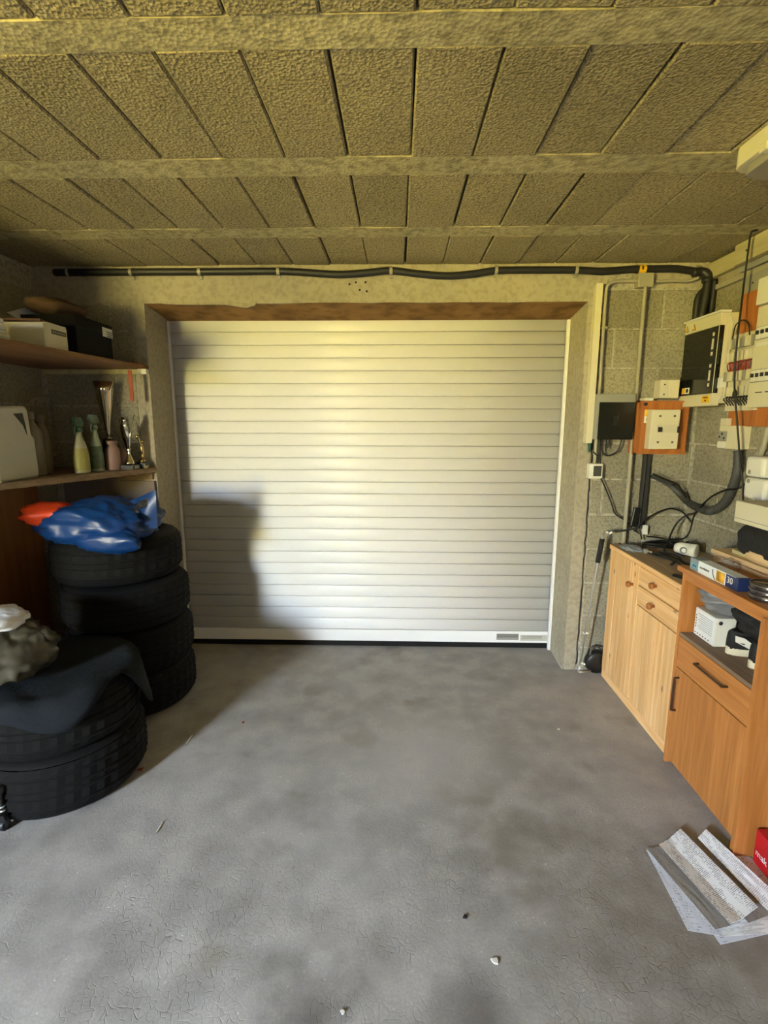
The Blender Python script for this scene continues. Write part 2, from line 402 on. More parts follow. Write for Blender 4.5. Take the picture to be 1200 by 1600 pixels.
for (j0, j1) in bays[4:]+[((2.392, 2.503), (2.945, 3.0))]:
    y0, y1 = j0[1], j1[0]
    ml = [realblock(wd_, y1-y0+.004, .16, M_ceil, random.random()*50, .005, jit=.0035) for wd_ in (.1925, .1955, .1975)]
    x0 = .0341-.2*10
    for k in range(-1, 20):
        xc = x0+.2*k+.1
        if xc-.1 < XL-.25 or xc+.1 > XR+.25: continue
        gap = random.choice((.0, .0015, .003, -.001))
        place('ceiling_block', random.choice(ml), (xc+gap, (y0+y1)/2, HC+.082+random.uniform(0, .004)), ceil, (0, 0, random.choice((0, pi))))
# slabs of the unseen bays behind the camera
boxes('rear_slab', [(XL2, XR, b0[1], b1[0], HC, HC+.1) for b0, b1 in bays[:4]]+[(XL2, XL-.13, .12, YC, HC, HC+.1)], M_ceil, ceil)

# front wall with the shutter opening
OXL, OXR = -1.40, 1.022
wf = st('wall_front', bxv(OXR+.01, XR+.2, YF+.003, YF+.30, 0, HC), BF, M_mortar)
boxes('mortar_bed', [(XL-.2, OXL-.01, YF+.003, YF+.30, 0, HC)], M_mortar, wf)
# cast concrete lintel and jambs
v, f = slabgrid(XL, 1.10, YF-.002, YF+.14, 2.13, HC+.02, 60, .003, 9)
emit('lintel', v, f, M_smooth, wf)
v, f = slabgrid(1.10, XR, YF+.002, YF+.14, 2.20, HC+.02, 20, .005, 4)
emit('ring_beam', v, f, M_smooth, wf, label='rough upper beam over the block courses')
soff = emit('soffit', [(OXL-.03, YF, 2.13), (1.03, YF, 2.13), (1.03, 3.27, 2.088), (OXL-.03, 3.27, 2.088), (OXL-.03, YF, 2.2), (1.03, YF, 2.2), (1.03, 3.27, 2.2), (OXL-.03, 3.27, 2.2)],
     [(0, 3, 2, 1), (4, 5, 6, 7), (0, 1, 5, 4), (1, 2, 6, 5), (2, 3, 7, 6), (3, 0, 4, 7)], masonry('stained_soffit', '8c6a42', 30, .2, var=.25, blotch=5), wf, label='rust stained underside of the lintel')
box('jamb', OXR, 1.095, YF-.004, 3.27, 0, 2.14, M_smooth, wf, .004)
box('jamb', -1.475, OXL, YF-.004, 3.27, 0, 2.14, M_smooth, wf, .004)
# jagged crack between right jamb and the blocks
cp = [Vector((1.098+.006*noise.noise(Vector((0, 0, z*.12)))*2+random.uniform(-.004, .004), YF-.003, z*.035)) for z in range(1, 60)]
tube('crack', cp, .0032, M_ink, wf, seg=4, smooth=1)
# flaking render under the lintel, left
fl = [px(x, y, 'y', YF-.008) for x, y in ((243, 473), (262, 470), (290, 472), (330, 471), (370, 472), (392, 474), (400, 472), (398, 477), (384, 481), (352, 476), (320, 476), (285, 476), (260, 475))]
prism('flaking_render', fl, (0, .01, 0), M_smooth, wf)
for q in ((1.055, 2.20), (1.05, 2.166)): lathe('screw_hole', [(.006, 0), (.006, .003)], M_ink, wf, c=(q[0], YF-.004, q[1]), seg=8, axis='y')
for x, y in ((546, 444), (556, 441), (571, 441), (562, 453), (573, 455)):
    p = px(x, y, 'y', YF-.004); lathe('screw_hole', [(.006, 0), (.004, .004)], M_ink, wf, c=p, seg=7, axis='y')

ZJ = [-.062, .143, .348, .553, .758, .963, 1.168, 1.373, 1.578, 1.783, 1.988, 2.193]
def courses(parent, along, a0, a1, plane, L=.50, top=2.2, face=0, off=0):
    """staggered cinder blocks, each its own object; along = 'x' or 'y'"""
    for i in range(len(ZJ)-1):
        z0, z1 = max(ZJ[i], 0), min(ZJ[i+1], top)
        if z1-z0 < .03: continue
        s = a0-(L/2 if i % 2 else 0)-off
        while s < a1:
            b0, b1 = max(s, a0), min(s+L, a1); s += L
            if b1-b0 < .04: continue
            g = .005; w = b1-b0-2*g; h = z1-z0-2*g
            d = .05; push = random.uniform(-.002, .001)
            if along == 'x':
                me = realblock(w, d, h, M_block, random.random()*90, .004, jit=.003); loc = ((b0+b1)/2, plane+d/2+push, (z0+z1)/2)
            else:
                me = realblock(d, w, h, M_block, random.random()*90, .004, jit=.003); sg = face; loc = (plane+sg*(d/2)+push, (b0+b1)/2, (z0+z1)/2)
            place('cinder_block', me, loc, parent)
courses(wf, 'x', 1.108, XR-.002, YF, off=.18)
courses(wf, 'x', XL+.002, -1.475, YF, top=2.13, off=.1)
wr_ = st('wall_right', bxv(XR+.003, XR+.2, YR-.2, YF+.05, 0, HC), BF, M_mortar)
courses(wr_, 'y', .9, YF, XR, face=1, top=HC-.0)
courses(wr_, 'y', 2.19, 2.19, XR, face=1)
v, f = slabgrid(.9, 2.9, 0, .05, 2.2, HC, 30, .004, 2)
emit('ring_beam', [(XR+y_, x_, z_) for x_, y_, z_ in v], f, M_smooth, wr_)
# left wall of the bay; behind the camera the room widens and the rear wall has a small window
WX0, WX1, WZ0, WZ1 = -3.0, -2.42, 1.0, 1.98
wlft = st('wall_left', bxv(XL-.2, XL-.003, YC, YF+.05, 0, HC), BF, M_mortar)
boxes('wall_panel', [(XL2, XL-.2, YC, YC+.2, 0, HC), (XL2-.2, XL2, YR-.2, YC+.2, 0, HC)], M_mortar, wlft)
courses(wlft, 'y', 1.4, YF, XL, face=-1, top=HC)
wrr = st('wall_rear', bxv(WX1, XR+.2, YR-.15, YR, 0, HC), BF, M_mortar)
boxes('wall_panel', [(XL2-.2, WX0, YR-.15, YR, 0, HC), (WX0, WX1, YR-.15, YR, 0, WZ0), (WX0, WX1, YR-.15, YR, WZ1, HC)], M_mortar, wrr)
win = st('window_1', bxv(WX0, WX0+.03, YR-.12, YR-.08, WZ0, WZ1), BF, M_white)
boxes('window_frame', [(WX1-.03, WX1, YR-.12, YR-.08, WZ0, WZ1), (WX0, WX1, YR-.12, YR-.08, WZ0, WZ0+.03), (WX0, WX1, YR-.12, YR-.08, WZ1-.03, WZ1)], M_white, win)
STRUCT.add('lawn')
lawn = st('lawn', bxv(-12, 8, -14, YR-.3, -.35, -.15), BF, plain('lawn_grass', '5f7a2c', .9, bump=.5, scale=40))

# roller shutter
DY = 3.222
dm, dn, dl, db = newmat('shutter_white')
db.inputs['Base Color'].default_value = (*lin('e6e6e6'), 1); db.inputs['Roughness'].default_value = .38
g = dn.new('ShaderNodeNewGeometry'); t = tex(dn, dl, 'Noise', 260, g.outputs['Position'], 2); bp = dn.new('ShaderNodeBump'); bp.inputs['Strength'].default_value = .12; bp.inputs['Distance'].default_value = .002
dl.new(t.outputs[0], bp.inputs['Height']); dl.new(bp.outputs[0], db.inputs['Normal'])
door = st('door_1', bxv(OXL, OXR, DY+.014, DY+.03, .02, 2.14), BF, plain('shutter_core', 'b0b0ae', .6))
prof = []
for k in range(13):
    t_ = k/12; prof.append((.0028+t_*.0710, -.0055*(1-(2*t_-1)**2)**.8))
prof = [(.0010, .0035), (.0020, .0005)]+prof+[(.0748, .0005), (.0762, .0035)]
def slatmesh():
    v, f = [], []
    for x in (OXL+.002, OXR-.002):
        for z, y in prof: v.append((x, y, z))
        v += [(x, .012, prof[-1][0]), (x, .012, prof[0][0])]
    m = len(prof)+2
    for k in range(m): f.append((k, (k+1) % m, m+(k+1) % m, m+k))
    f += [tuple(range(m))[::-1], tuple(range(m, 2*m))]
    bm = bmesh.new(); vs = [bm.verts.new(p) for p in v]
    for q in f:
        fc = bm.faces.new([vs[i] for i in q]); fc.smooth = len(q) == 4
    bmesh.ops.recalc_face_normals(bm, faces=bm.faces)
    me = bpy.data.meshes.new('slat'); bm.to_mesh(me); bm.free(); me.materials.append(dm); return me
sm = slatmesh()
for k in range(26): place('slat', sm, (0, DY, .117+.0765*k), door)
box('bottom_bar', OXL+.002, OXR-.002, DY-.007, DY+.02, .036, .116, dm, door, .003)
box('seal', OXL+.004, OXR-.004, DY-.006, DY+.02, .0, .0355, plain('seal_rubber', '050505', .9), door, .002, label='black rubber seal')
box('guide_rail', OXR-.016, OXR, DY-.035, DY-.010, .0, 2.09, dm, door, .002)
box('guide_rail', OXL, OXL+.010, DY-.035, DY-.010, .0, 2.09, dm, door, .002)
a = px(776, 990, 'y', DY-.008); b = px(810, 1000, 'y', DY-.008)
box('rating_plate', a.x, b.x, DY-.0095, DY-.007, b.z, a.z, M_greyp, door, .0005, label='small grey printed plate')
boxes('rating_lettering', [(a.x+.004, b.x-.004, DY-.0102, DY-.0095, a.z-.008-.006*i, a.z-.005-.006*i) for i in range(4)], plain('ink_grey', '5a5a56', .6), door)
a = px(813, 992, 'y', DY-.008); b = px(856, 1001.5, 'y', DY-.008)
box('rating_plate', a.x, b.x, DY-.0095, DY-.007, b.z, a.z, plain('paper_label', 'b9b5aa', .6), door, .0005, label='peeling paper label')
boxes('rating_lettering', [(a.x+.01, b.x-.04, DY-.0102, DY-.0095, a.z-.010-.008*i, a.z-.008-.008*i) for i in range(3)], plain('ink_grey', '5a5a56', .6), door)
# white paint line on floor beside right jamb
prism('paint_line', [px(857, 1010, 'z', .001), px(861, 1008, 'z', .001), px(882, 1044, 'z', .001), px(877, 1045, 'z', .001)], (0, 0, .001), M_label, wf)

# ================================================================== DUCT ALONG THE LINTEL
t = thing('cable_duct', 'long dark cable duct sagging along the top of the wall above the shutter', 'duct', (-.3, 2.88, 2.27))
ty = YF-.026
top = [(85, 425), (107, 425), (150, 424), (205, 424), (258, 423), (312, 423), (375, 423), (435, 422), (480, 426), (530, 429), (575, 426), (611, 423), (655, 428), (700, 431), (740, 428), (775, 423), (835, 422), (900, 422), (940, 424), (985, 421), (1004, 417), (1020, 415), (1055, 420), (1085, 424)]
P = [px(x, y, 'y', ty) for x, y in top]
P = [Vector((p.x, p.y, min(p.z, HC-.034))) for p in P]
tube('duct', P, .0185, M_pipe, t, seg=12)
for cx in (107, 205, 312, 435, 611, 775, 900, 1092):
    p = px(cx, 422, 'y', ty); z = min(p.z, HC-.034)
    v, f = lathevf([(.0225, -.008), (.0225, .008)], (p.x, p.y, z), 14, 'x'); f = f[:-2]
    boxes_v = bxv(p.x-.007, p.x+.007, ty+.012, YF+.0, z-.034, z-.014)
    o = len(v); v += boxes_v; f += [tuple(i+o for i in q) for q in BF]
    emit('pipe_clip', v, f, M_conduit, t, smooth=False, label='pale plastic clip')
a = px(1001, 408, 'y', ty-.022); b = px(1011, 424, 'y', ty-.022)
lathe('caution_sticker', [(.0205, a.x), (.0205, b.x)], M_yellow, t, c=(0, ty, P[20].z), seg=14, axis='x', closed=True)
emb = boxes('sticker_mark', [(a.x+.012, a.x+.020, ty-.0225, ty-.020, P[20].z-.008, P[20].z+.010)], M_ink, t)
# junction box hanging from it
t = thing('junction_box', 'square grey junction box under the yellow sticker on the dark duct', 'junction box', (1.34, YF-.03, 2.2))
a = px(999, 424, 'y', YF-.05); b = px(1021, 448, 'y', YF-.05)
box('housing', a.x, b.x, YF-.05, YF-.001, b.z, 2.262, M_conduit, t, .004)
box('cover', a.x+.004, b.x-.003, YF-.054, YF-.05, b.z+.004, 2.255, M_conduit, t, .002)
# white trunking (long) and grey conduits
t = thing('cable_trunking', 'pale yellow vertical trunking beside the right edge of the shutter', 'trunking', (1.05, YF-.02, 1.37))
a = px(933, 443, 'y', 2.875); 
box('trunking_body', 1.046, 1.078, 2.878, YF-.001, 1.375, 2.215, M_cream, t, .003)
box('trunking_lid', 1.044, 1.080, 2.872, 2.878, 1.377, 2.213, M_cream, t, .0015)
lathe('cable_end', [(.011, 0), (.009, -.03), (.004, -.05)], plain('teal_plastic', '1f4a44', .5), t, c=(1.074, 2.89, 1.375), seg=10)
t = thing('conduit_run', 'thin grey conduit bent at the top, running down to the square dark switch', 'conduit', (1.11, YF-.02, 1.25))
cy = YF-.034
tube('conduit', [(1.30, cy, 2.222), (1.2, cy, 2.226), (1.14, cy, 2.222), (1.108, cy, 2.200), (1.102, cy, 2.14), (1.103, cy, 1.9), (1.106, cy, 1.5), (1.108, cy, 1.262)], .0085, M_conduit, t)
for z in (1.99, 1.45): box('saddle_clip', 1.090, 1.12, cy-.008, YF, z-.006, z+.006, M_conduit, t)
t = thing('wall_switch', 'square white framed wall switch with a dark centre, left of the cabinets', 'switch', (1.10, YF-.04, 1.18))
box('housing', 1.078, 1.148, YF-.045, YF-.0, 1.178, 1.262, M_white, t, .004)
box('frame', 1.088, 1.150, YF-.050, YF-.045, 1.182, 1.260, M_white, t, .003)
box('rocker', 1.098, 1.141, YF-.056, YF-.050, 1.192, 1.250, plain('dark_rocker', '3c3d38', .6), t, .003)
t = thing('conduit_run', 'long straight grey conduit hanging from the junction box to the pine cabinet', 'conduit', (1.3, YF-.02, .82))
tube('conduit', [(1.302, cy-.008, 2.2), (1.302, cy-.008, 1.9), (1.303, cy-.008, 1.5), (1.303, cy-.008, 1.1), (1.303, cy-.008, .80)], .0105, M_conduit, t)
for z in (1.70, 1.17): box('saddle_clip', 1.285, 1.32, cy-.012, YF, z-.006, z+.006, M_conduit, t)
t = thing('conduit_run', 'thin grey conduit running from the junction box towards the corner pipes', 'conduit', (1.45, YF-.02, 2.2))
tube('conduit', [(1.36, cy, 2.222), (1.45, cy, 2.226), (1.52, cy, 2.222), (1.575, cy-.01, 2.24)], .0075, M_conduit, t)
# dark riser beneath the orange board
t = thing('dark_riser', 'dark vertical trunk dropping from under the orange board to the cabinet top', 'riser', (1.42, YF-.03, .84))
box('riser', 1.385, 1.422, YF-.030, YF-.001, .90, 1.33, plain('dark_riser', '2c2b2a', .6), t, .003)
tube('cable', [(1.392, YF-.036, 1.33), (1.390, YF-.037, 1.1), (1.385, YF-.04, .92), (1.40, YF-.05, .83)], .004, M_cable, t)
box('white_clip', 1.405, 1.44, YF-.035, YF, .855, .91, M_white, t, .004)

# dark meter box
t = thing('meter_box', 'black fronted meter box with a grey top, left of the orange board', 'meter box', (1.18, 2.86, 1.4))
a = px(934, 615, 'y', 2.84); b = px(990, 687, 'y', 2.84)
box('housing', a.x, b.x-.004, 2.845, YF-.001, b.z, a.z, M_greyp, t, .004)
box('front_cover', a.x+.014, b.x-.008, 2.835, 2.845, b.z, a.z-.045, M_smoke, t, .004)
box('window', 1.17, 1.20, 2.8335, 2.835, 1.47, 1.53, plain('dark_glass', '1d2220', .1), t, .001)
for i, pp in enumerate(([(943, 686), (942, 705), (950, 712), (965, 704), (972, 686)], [(937, 686), (936, 712), (927, 706)], [(948, 686), (949, 700), (952, 686)])):
    tube('cable', [px(x, y, 'y', 2.875) for x, y in pp], .0042, M_cable, t, seg=8)
t = thing('cable', 'thin black cable looping down the wall from the meter box', 'cable', (1.2, 2.87, .85))
tube('sheath', [px(x, y, 'y', 2.885) for x, y in ((936, 686), (934, 715), (936, 740), (945, 760), (955, 785), (961, 802), (978, 814), (990, 828), (1000, 834))], .004, M_cable, t, seg=8)
# orange board with cut-out unit
t = thing('breaker_board', 'orange brown wooden board carrying a white main breaker and a warning sticker', 'breaker board', (1.45, 2.86, 1.3))
a = px(996, 626, 'y', 2.84); b = px(1058, 712, 'y', 2.84)
box('board', 1.30, 1.585, 2.855, YF-.0, 1.318, 1.605, M_board, t, .004)
boxes('board_rim', [(1.30, 1.312, 2.845, 2.857, 1.318, 1.605), (1.3, 1.585, 2.845, 2.857, 1.595, 1.605), (1.3, 1.585, 2.845, 2.857, 1.318, 1.326)], M_board, t)
a = px(1019, 640, 'y', 2.80); b = px(1058, 702, 'y', 2.80)
box('breaker_unit', a.x, b.x, 2.80, 2.855, b.z, a.z, M_cream, t, .005)
w_ = b.x-a.x; h_ = a.z-b.z
box('breaker_recess', a.x+.035, b.x-.01, 2.797, 2.80, b.z+h_*.42, b.z+h_*.62, M_beige, t, .001)
for (u, v_) in ((.3, .84), (.8, .84), (.3, .18), (.8, .18)): lathe('screw', [(.006, 0), (.006, -.003)], plain('screw_grey', '6f6b60', .5), t, c=(a.x+w_*u, 2.80, b.z+h_*v_), seg=10, axis='y')
box('breaker_switch', a.x+.04, a.x+.058, 2.788, 2.80, b.z+h_*.44, b.z+h_*.56, M_ink, t)
box('breaker_button', b.x-.012, b.x-.003, 2.79, 2.80, b.z+h_*.42, b.z+h_*.58, M_ink, t)
sa = px(1008, 640, 'y', 2.853); sb = px(1020, 661, 'y', 2.853)
box('warning_sticker', sa.x, sb.x-.002, 2.8525, 2.855, sb.z, sa.z, M_label, t, .0)
box('sticker_panel', sa.x, sb.x-.002, 2.8515, 2.8525, (sa.z+sb.z)/2, sa.z, M_yellow, t, .0)
def tri(name, c, s, mat, parent, plane='y', d=.001):
    if plane == 'y': P3 = [(c[0]-s, c[1], c[2]-s*.8), (c[0]+s, c[1], c[2]-s*.8), (c[0], c[1], c[2]+s)]; dd = (0, -d, 0)
    else: P3 = [(c[0], c[1]+s, c[2]-s*.8), (c[0], c[1]-s, c[2]-s*.8), (c[0], c[1], c[2]+s)]; dd = (-d, 0, 0)
    return prism(name, P3, dd, mat, parent)
cx = (sa.x+sb.x)/2-.001
tri('warning_triangle', (cx, 2.8512, sa.z-.022), .013, M_ink, t); tri('triangle_face', (cx, 2.8502, sa.z-.0225), .0085, M_yellow, t)
lathe('sticker_disc', [(.013, 0), (.013, -.001)], M_ink, t, c=(cx, 2.8524, sb.z+.019), seg=16, axis='y')
box('disc_mark', cx-.003, cx+.003, 2.8505, 2.8514, sb.z+.009, sb.z+.029, M_label, t, 0)
lathe('plug_hole', [(.010, 0), (.010, -.002)], M_ink, t, c=(px(1009, 631, 'y', 2.855).x, 2.855, 1.588), seg=12, axis='y')
box('white_tab', px(1006, 622, 'y', 2.86).x, px(1020, 622, 'y', 2.86).x, 2.85, YF, 1.606, 1.620, M_white, t, .002)
# small switch box between board and panel
t = thing('switch_box', 'small pale rectangular box on top of the orange board, left of the black panel', 'switch box', (1.5, 2.87, 1.61))
a = px(1033, 593, 'y', 2.85); b = px(1059, 624, 'y', 2.85)
box('housing', a.x, min(b.x, 1.56), 2.85, YF-.001, b.z+.006, a.z, M_beige, t, .004)
box('side_cover', a.x+.04, min(b.x, 1.56)-.001, 2.844, 2.85, b.z+.008, a.z-.003, M_cream, t, .002)
for z in (.25, .75): lathe('screw', [(.004, 0), (.004, -.003)], M_ink, t, c=(a.x+.022, 2.85, b.z+(a.z-b.z)*z), seg=8, axis='y')

# ================================================================== RIGHT WALL EQUIPMENT
t = thing('distribution_board', 'cream fuse box with a smoked black door and warning stickers in the corner', 'fuse box', (1.6, 2.75, 1.575))
FX = 1.55
box('housing', FX+.02, XR-.001, 2.60, 2.905, 1.585, 2.01, M_cream, t, .004)
box('lower_cover', FX-.004, FX+.03, 2.598, 2.905, 1.572, 1.632, M_cream, t, .004)
box('upper_cover', FX-.004, FX+.03, 2.598, 2.905, 1.952, 2.012, M_cream, t, .004)
box('lid_lip', FX-.014, FX+.04, 2.590, 2.91, 2.010, 2.020, M_white, t, .002)
box('smoked_door', FX-.002, FX+.02, 2.600, 2.905, 1.632, 1.952, M_smoke, t, .003)
for z0, z1 in ((1.81, 1.93), (1.66, 1.78)):
    wn_ = box('window', FX-.0035, FX-.002, 2.628, 2.655, z0, z1, plain('black_recess', '060707', .3), t, 0)
    boxes('breaker_tab', [(FX-.006, FX-.0035, 2.635, 2.648, z1-.022, z1-.006), (FX-.006, FX-.0035, 2.635, 2.648, z0+.035, z1-.035), (FX-.006, FX-.0035, 2.635, 2.648, z0+.006, z0+.022)], M_cream, wn_)
box('door_edge', FX-.004, FX-.001, 2.603, 2.606, 1.635, 1.95, M_cream, t, 0)
for yy in (2.885, 2.82):
    tri('warning_triangle', (FX-.0045, yy, 1.978), .017, M_ink, t, 'x'); tri('triangle_face', (FX-.0056, yy, 1.978), .013, M_yellow, t, 'x')
box('safety_label', FX-.0035, FX-.002, 2.81, 2.88, 1.64, 1.672, M_label, t, 0)
box('label_panel', FX-.0042, FX-.0035, 2.85, 2.878, 1.642, 1.670, M_yellow, t, 0)
lathe('label_disc', [(.011, 0), (.011, -.001)], M_ink, t, c=(FX-.0035, 2.828, 1.656), seg=14, axis='x')
box('danger_label', FX-.0055, FX-.004, 2.62, 2.682, 1.588, 1.622, M_yellow, t, 0)
boxes('label_lettering', [(FX-.0062, FX-.0055, 2.632, 2.672, 1.610, 1.615), (FX-.0062, FX-.0055, 2.645, 2.658, 1.595, 1.602)], M_ink, t)
tube('side_bracket', [(FX+.03, 2.592, 2.01), (FX+.05, 2.592, 1.96), (FX+.048, 2.592, 1.87), (FX+.045, 2.592, 1.80)], .003, M_white, t, smooth=1, seg=6)
tube('side_bracket', [(FX+.04, 2.592, 1.66), (FX+.04, 2.592, 1.63), (FX+.01, 2.592, 1.58)], .003, M_white, t, smooth=1, seg=6)
lathe('hinge', [(.012, 0), (.012, .03)], M_ink, t, c=(FX+.005, 2.90, 1.70), seg=10)

# large backboard, fuse rows, meters
t = thing('meter_backboard', 'orange brown backboard on the right wall behind the fuses', 'board', (1.65, 2.3, 1.47))
box('board', XR-.035, XR-.001, 2.31, 2.585, 1.472, 2.085, M_board, t, .003)
box('board', XR-.035, XR-.001, 1.80, 2.307, 1.472, 2.085, M_board, t, .003)
t = thing('fuse_panel', 'open fuse rows with red wires between the black fuse box and white panel', 'fuse panel', (1.6, 2.5, 1.55))
BX = XR-.036
box('base_plate', BX-.02, BX, 2.38, 2.585, 1.545, 1.90, M_beige, t, .003)
for i, zc in enumerate((1.855, 1.795, 1.705, 1.635)):
    rw = box('rail', BX-.028, BX-.02, 2.385, 2.582, zc-.012, zc+.012, M_greyp, t, 0)
    for k in range(11):
        y = 2.394+.0165*k
        box('fuse_module', BX-.05+.006*(k % 2), BX-.028, y, y+.0145, zc-.022, zc+.022, M_cream if (k+i) % 4 else M_greyp, t, .0015)
for k in range(12):
    y = 2.395+.015*k
    tube('red_wire', [(BX-.03, y, 1.775), (BX-.042-.003*(k % 3), y-.004, 1.76), (BX-.040, y+.004*(k % 2), 1.74), (BX-.035, y, 1.728)], .0028, plain('red_wire', '8e2418', .5), t, seg=6)
for k in range(9):
    y = 2.395+.02*k
    tube('black_wire', [(BX-.03, y, 1.612), (BX-.045, y+.006, 1.60), (BX-.04, y-.008, 1.585), (BX-.022, y+.003, 1.57)], .0028, M_cable, t, seg=6)
tube('black_wire', [(BX-.03, 2.57, 1.88), (BX-.035, 2.55, 1.94), (BX-.035, 2.50, 1.955), (BX-.035, 2.46, 1.93), (BX-.03, 2.45, 1.88)], .003, M_cable, t, seg=6)
box('neutral_block', BX-.06, BX-.03, 2.575, 2.60, 1.655, 1.705, M_white, t, .002)
t = thing('consumer_unit', 'large white panel with two rows of breakers at the right edge', 'meter panel', (1.58, 2.2, 1.55))
box('casing', BX-.06, BX, 2.05, 2.37, 1.555, 1.985, M_cream, t, .006)
for zc in (1.87, 1.69):
    box('slot', BX-.062, BX-.060, 2.07, 2.36, zc-.028, zc+.028, M_greyp, t, 0)
    for k in range(9): box('breaker', BX-.072, BX-.062, 2.08+.03*k, 2.105+.03*k, zc-.024, zc+.024, M_white, t, .002); 
    boxes('toggle', [(BX-.08, BX-.072, 2.087+.03*k, 2.098+.03*k, zc-.006, zc+.010) for k in range(9)], M_ink, t)
box('label_strip', BX-.0615, BX-.060, 2.15, 2.35, 1.815, 1.83, M_white, t, 0)
boxes('lettering', [(BX-.0618, BX-.0605, 2.28-.06*k, 2.32-.06*k, 1.617, 1.621) for k in range(3)], M_ink, t)
box('upper_white_cover', BX-.07, BX, 2.15, 2.375, 1.99, 2.10, M_white, t, .005)

# socket module under the board
t = thing('wall_socket', 'cream socket module hanging beneath the right wall backboard', 'socket', (1.6, 2.6, 1.36))
sx = 1.60
box('housing', sx, XR-.001, 2.455, 2.60, 1.365, 1.475, M_cream, t, .003)
box('housing_top', sx, XR-.001, 2.555, 2.60, 1.475, 1.51, M_cream, t, .003)
box('socket_face', sx-.006, sx, 2.535, 2.598, 1.40, 1.448, M_greyp, t, .002)
for (y, z) in ((2.583, 1.42), (2.565, 1.435), (2.548, 1.415)): lathe('socket_hole', [(.006, 0), (.006, -.002)], M_ink, t, c=(sx-.006, y, z), seg=8, axis='x')
box('lower_cover', sx-.004, sx, 2.536, 2.6, 1.367, 1.395, M_white, t, .002)

# timber and plates at the top of the right wall
t = thing('timber_rail', 'pale green tinted timber board fixed under the ceiling on the right wall', 'timber', (1.64, 2.4, 2.2))
box('board', XR-.06, XR-.001, 1.9, 2.64, 2.225, 2.318, M_greywood, t, .003)
box('board', XR-.03, XR-.001, 2.64, 2.90, 2.232, 2.31, M_greywood, t, .003)
for y in (2.55, 2.3): lathe('nail', [(.005, 0), (.005, -.003)], M_ink, t, c=(XR-.06, y, 2.27), seg=8, axis='x')
t = thing('wall_trunking', 'narrow grey green trunking sloping along the right wall under the timber', 'trunking', (1.64, 2.6, 2.15))
box('trunking', XR-.024, XR-.001, 2.1, 2.875, 2.165, 2.19, M_conduit, t, .002)
box('trunking', XR-.030, XR-.001, 2.3, 2.64, 2.195, 2.222, M_greyp, t, .002)
t = thing('blank_plate', 'pair of grey blank cover plates above the orange board', 'cover plate', (1.64, 2.5, 2.09))
box('plate', XR-.025, XR-.001, 2.52, 2.60, 2.088, 2.165, M_greyp, t, .003); box('plate', XR-.025, XR-.001, 2.43, 2.515, 2.088, 2.165, M_greyp, t, .003)
lathe('screw', [(.004, 0), (.004, -.003)], M_ink, t, c=(XR-.025, 2.535, 2.125), seg=8, axis='x')

# black riser pipes in the corner
t = thing('corner_pipe', 'thick black pipe with a round elbow dropping into the fuse box', 'pipe', (1.6, 2.87, 2.02))
tube('pipe', [(1.545, 2.885, 2.262), (1.585, 2.882, 2.268), (1.612, 2.87, 2.25), (1.617, 2.865, 2.20), (1.60, 2.865, 2.02)], .022, M_pipe, t, seg=14)
lathe('elbow_collar', [(.025, -.012), (.025, .012)], M_pipe, t, c=(1.613, 2.868, 2.222), seg=14)
tube('pipe', [(1.638, 2.84, 2.22), (1.636, 2.84, 2.1), (1.63, 2.835, 2.02)], .013, M_pipe, t, seg=10)
t = thing('corner_pipe', 'short black bent hose entering the left top of the fuse box', 'pipe', (1.55, 2.88, 2.02))
tube('pipe', [(1.650, 2.885, 2.195), (1.615, 2.885, 2.180), (1.586, 2.885, 2.14), (1.582, 2.885, 2.08), (1.584, 2.885, 2.02)], .017, M_pipe, t, seg=12)

# cable hanging down from the ceiling
t = thing('hanging_cable', 'thin black cable hanging from the ceiling in front of the orange board', 'cable', (1.5, 2.4, 1.3))
hp = [(1184, 352, 1.56), (1174, 362, 1.555), (1170, 385, 1.55), (1164, 430, 1.55), (1158, 480, 1.54), (1152, 530, 1.53), (1148, 580, 1.53), (1148, 615, 1.53), (1151, 650, 1.54), (1154, 690, 1.56), (1156, 720, 1.58), (1160, 750, 1.59), (1161, 786, 1.60)]
hp = [px(x, y, 'x', v_) for x, y, v_ in hp]
hp[0].z = min(hp[0].z, HC-.004)
hp = [Vector((p.x, p.y, min(p.z, HC-.005))) for p in hp]
tube('sheath', hp, .0042, M_cable, t, seg=8)
lathe('cable_knot', [(.002, -.02), (.010, -.008), (.009, .008), (.002, .02)], M_cable, t, c=hp[7], seg=8)
# big grey corrugated hose
t = thing('corrugated_hose', 'thick grey corrugated hose curving down from the socket to the wall', 'hose', (1.5, 2.6, 1.0))
hz = [px(x, y, 'x', 1.62) for x, y in ((1154, 704), (1152, 735), (1145, 760), (1132, 785))]+[px(1117, 796, 'x', 1.615), px(1103, 798, 'x', 1.60)]+[px(x, y, 'y', 2.86) for x, y in ((1078, 787), (1062, 772))]+[px(x, y, 'y', 2.885) for x, y in ((1048, 759), (1030, 749), (1019, 744))]
hz = catmull(hz, 14); n_ = len(hz)
v, f = tubevf(hz, lambda q: (.021 if q < .55 else .021-.009*min(1, (q-.55)/.3))*(1+.045*sin(q*n_*1.57)), 12, 1)
emit('hose', v, f, M_corr, t, smooth=True)
t = thing('black_cable', 'black cable clipped along the grey hose to the back wall', 'cable', (1.5, 2.7, 1.0))
tube('sheath', [px(x, y, 'y', 2.83) for x, y in ((1020, 740), (1035, 747), (1050, 753), (1060, 758), (1066, 768), (1073, 778))], .0045, M_cable, t, seg=8)
lathe('tie', [(.012, -.004), (.012, .004)], M_ink, t, c=px(1053, 757, 'y', 2.86), seg=10)
CT = .806      # top of the pine cabinet
t = thing('black_cable', 'black cable rising from the cabinet in a wide loop to the white wall unit', 'cable', (1.4, 2.7, .82))
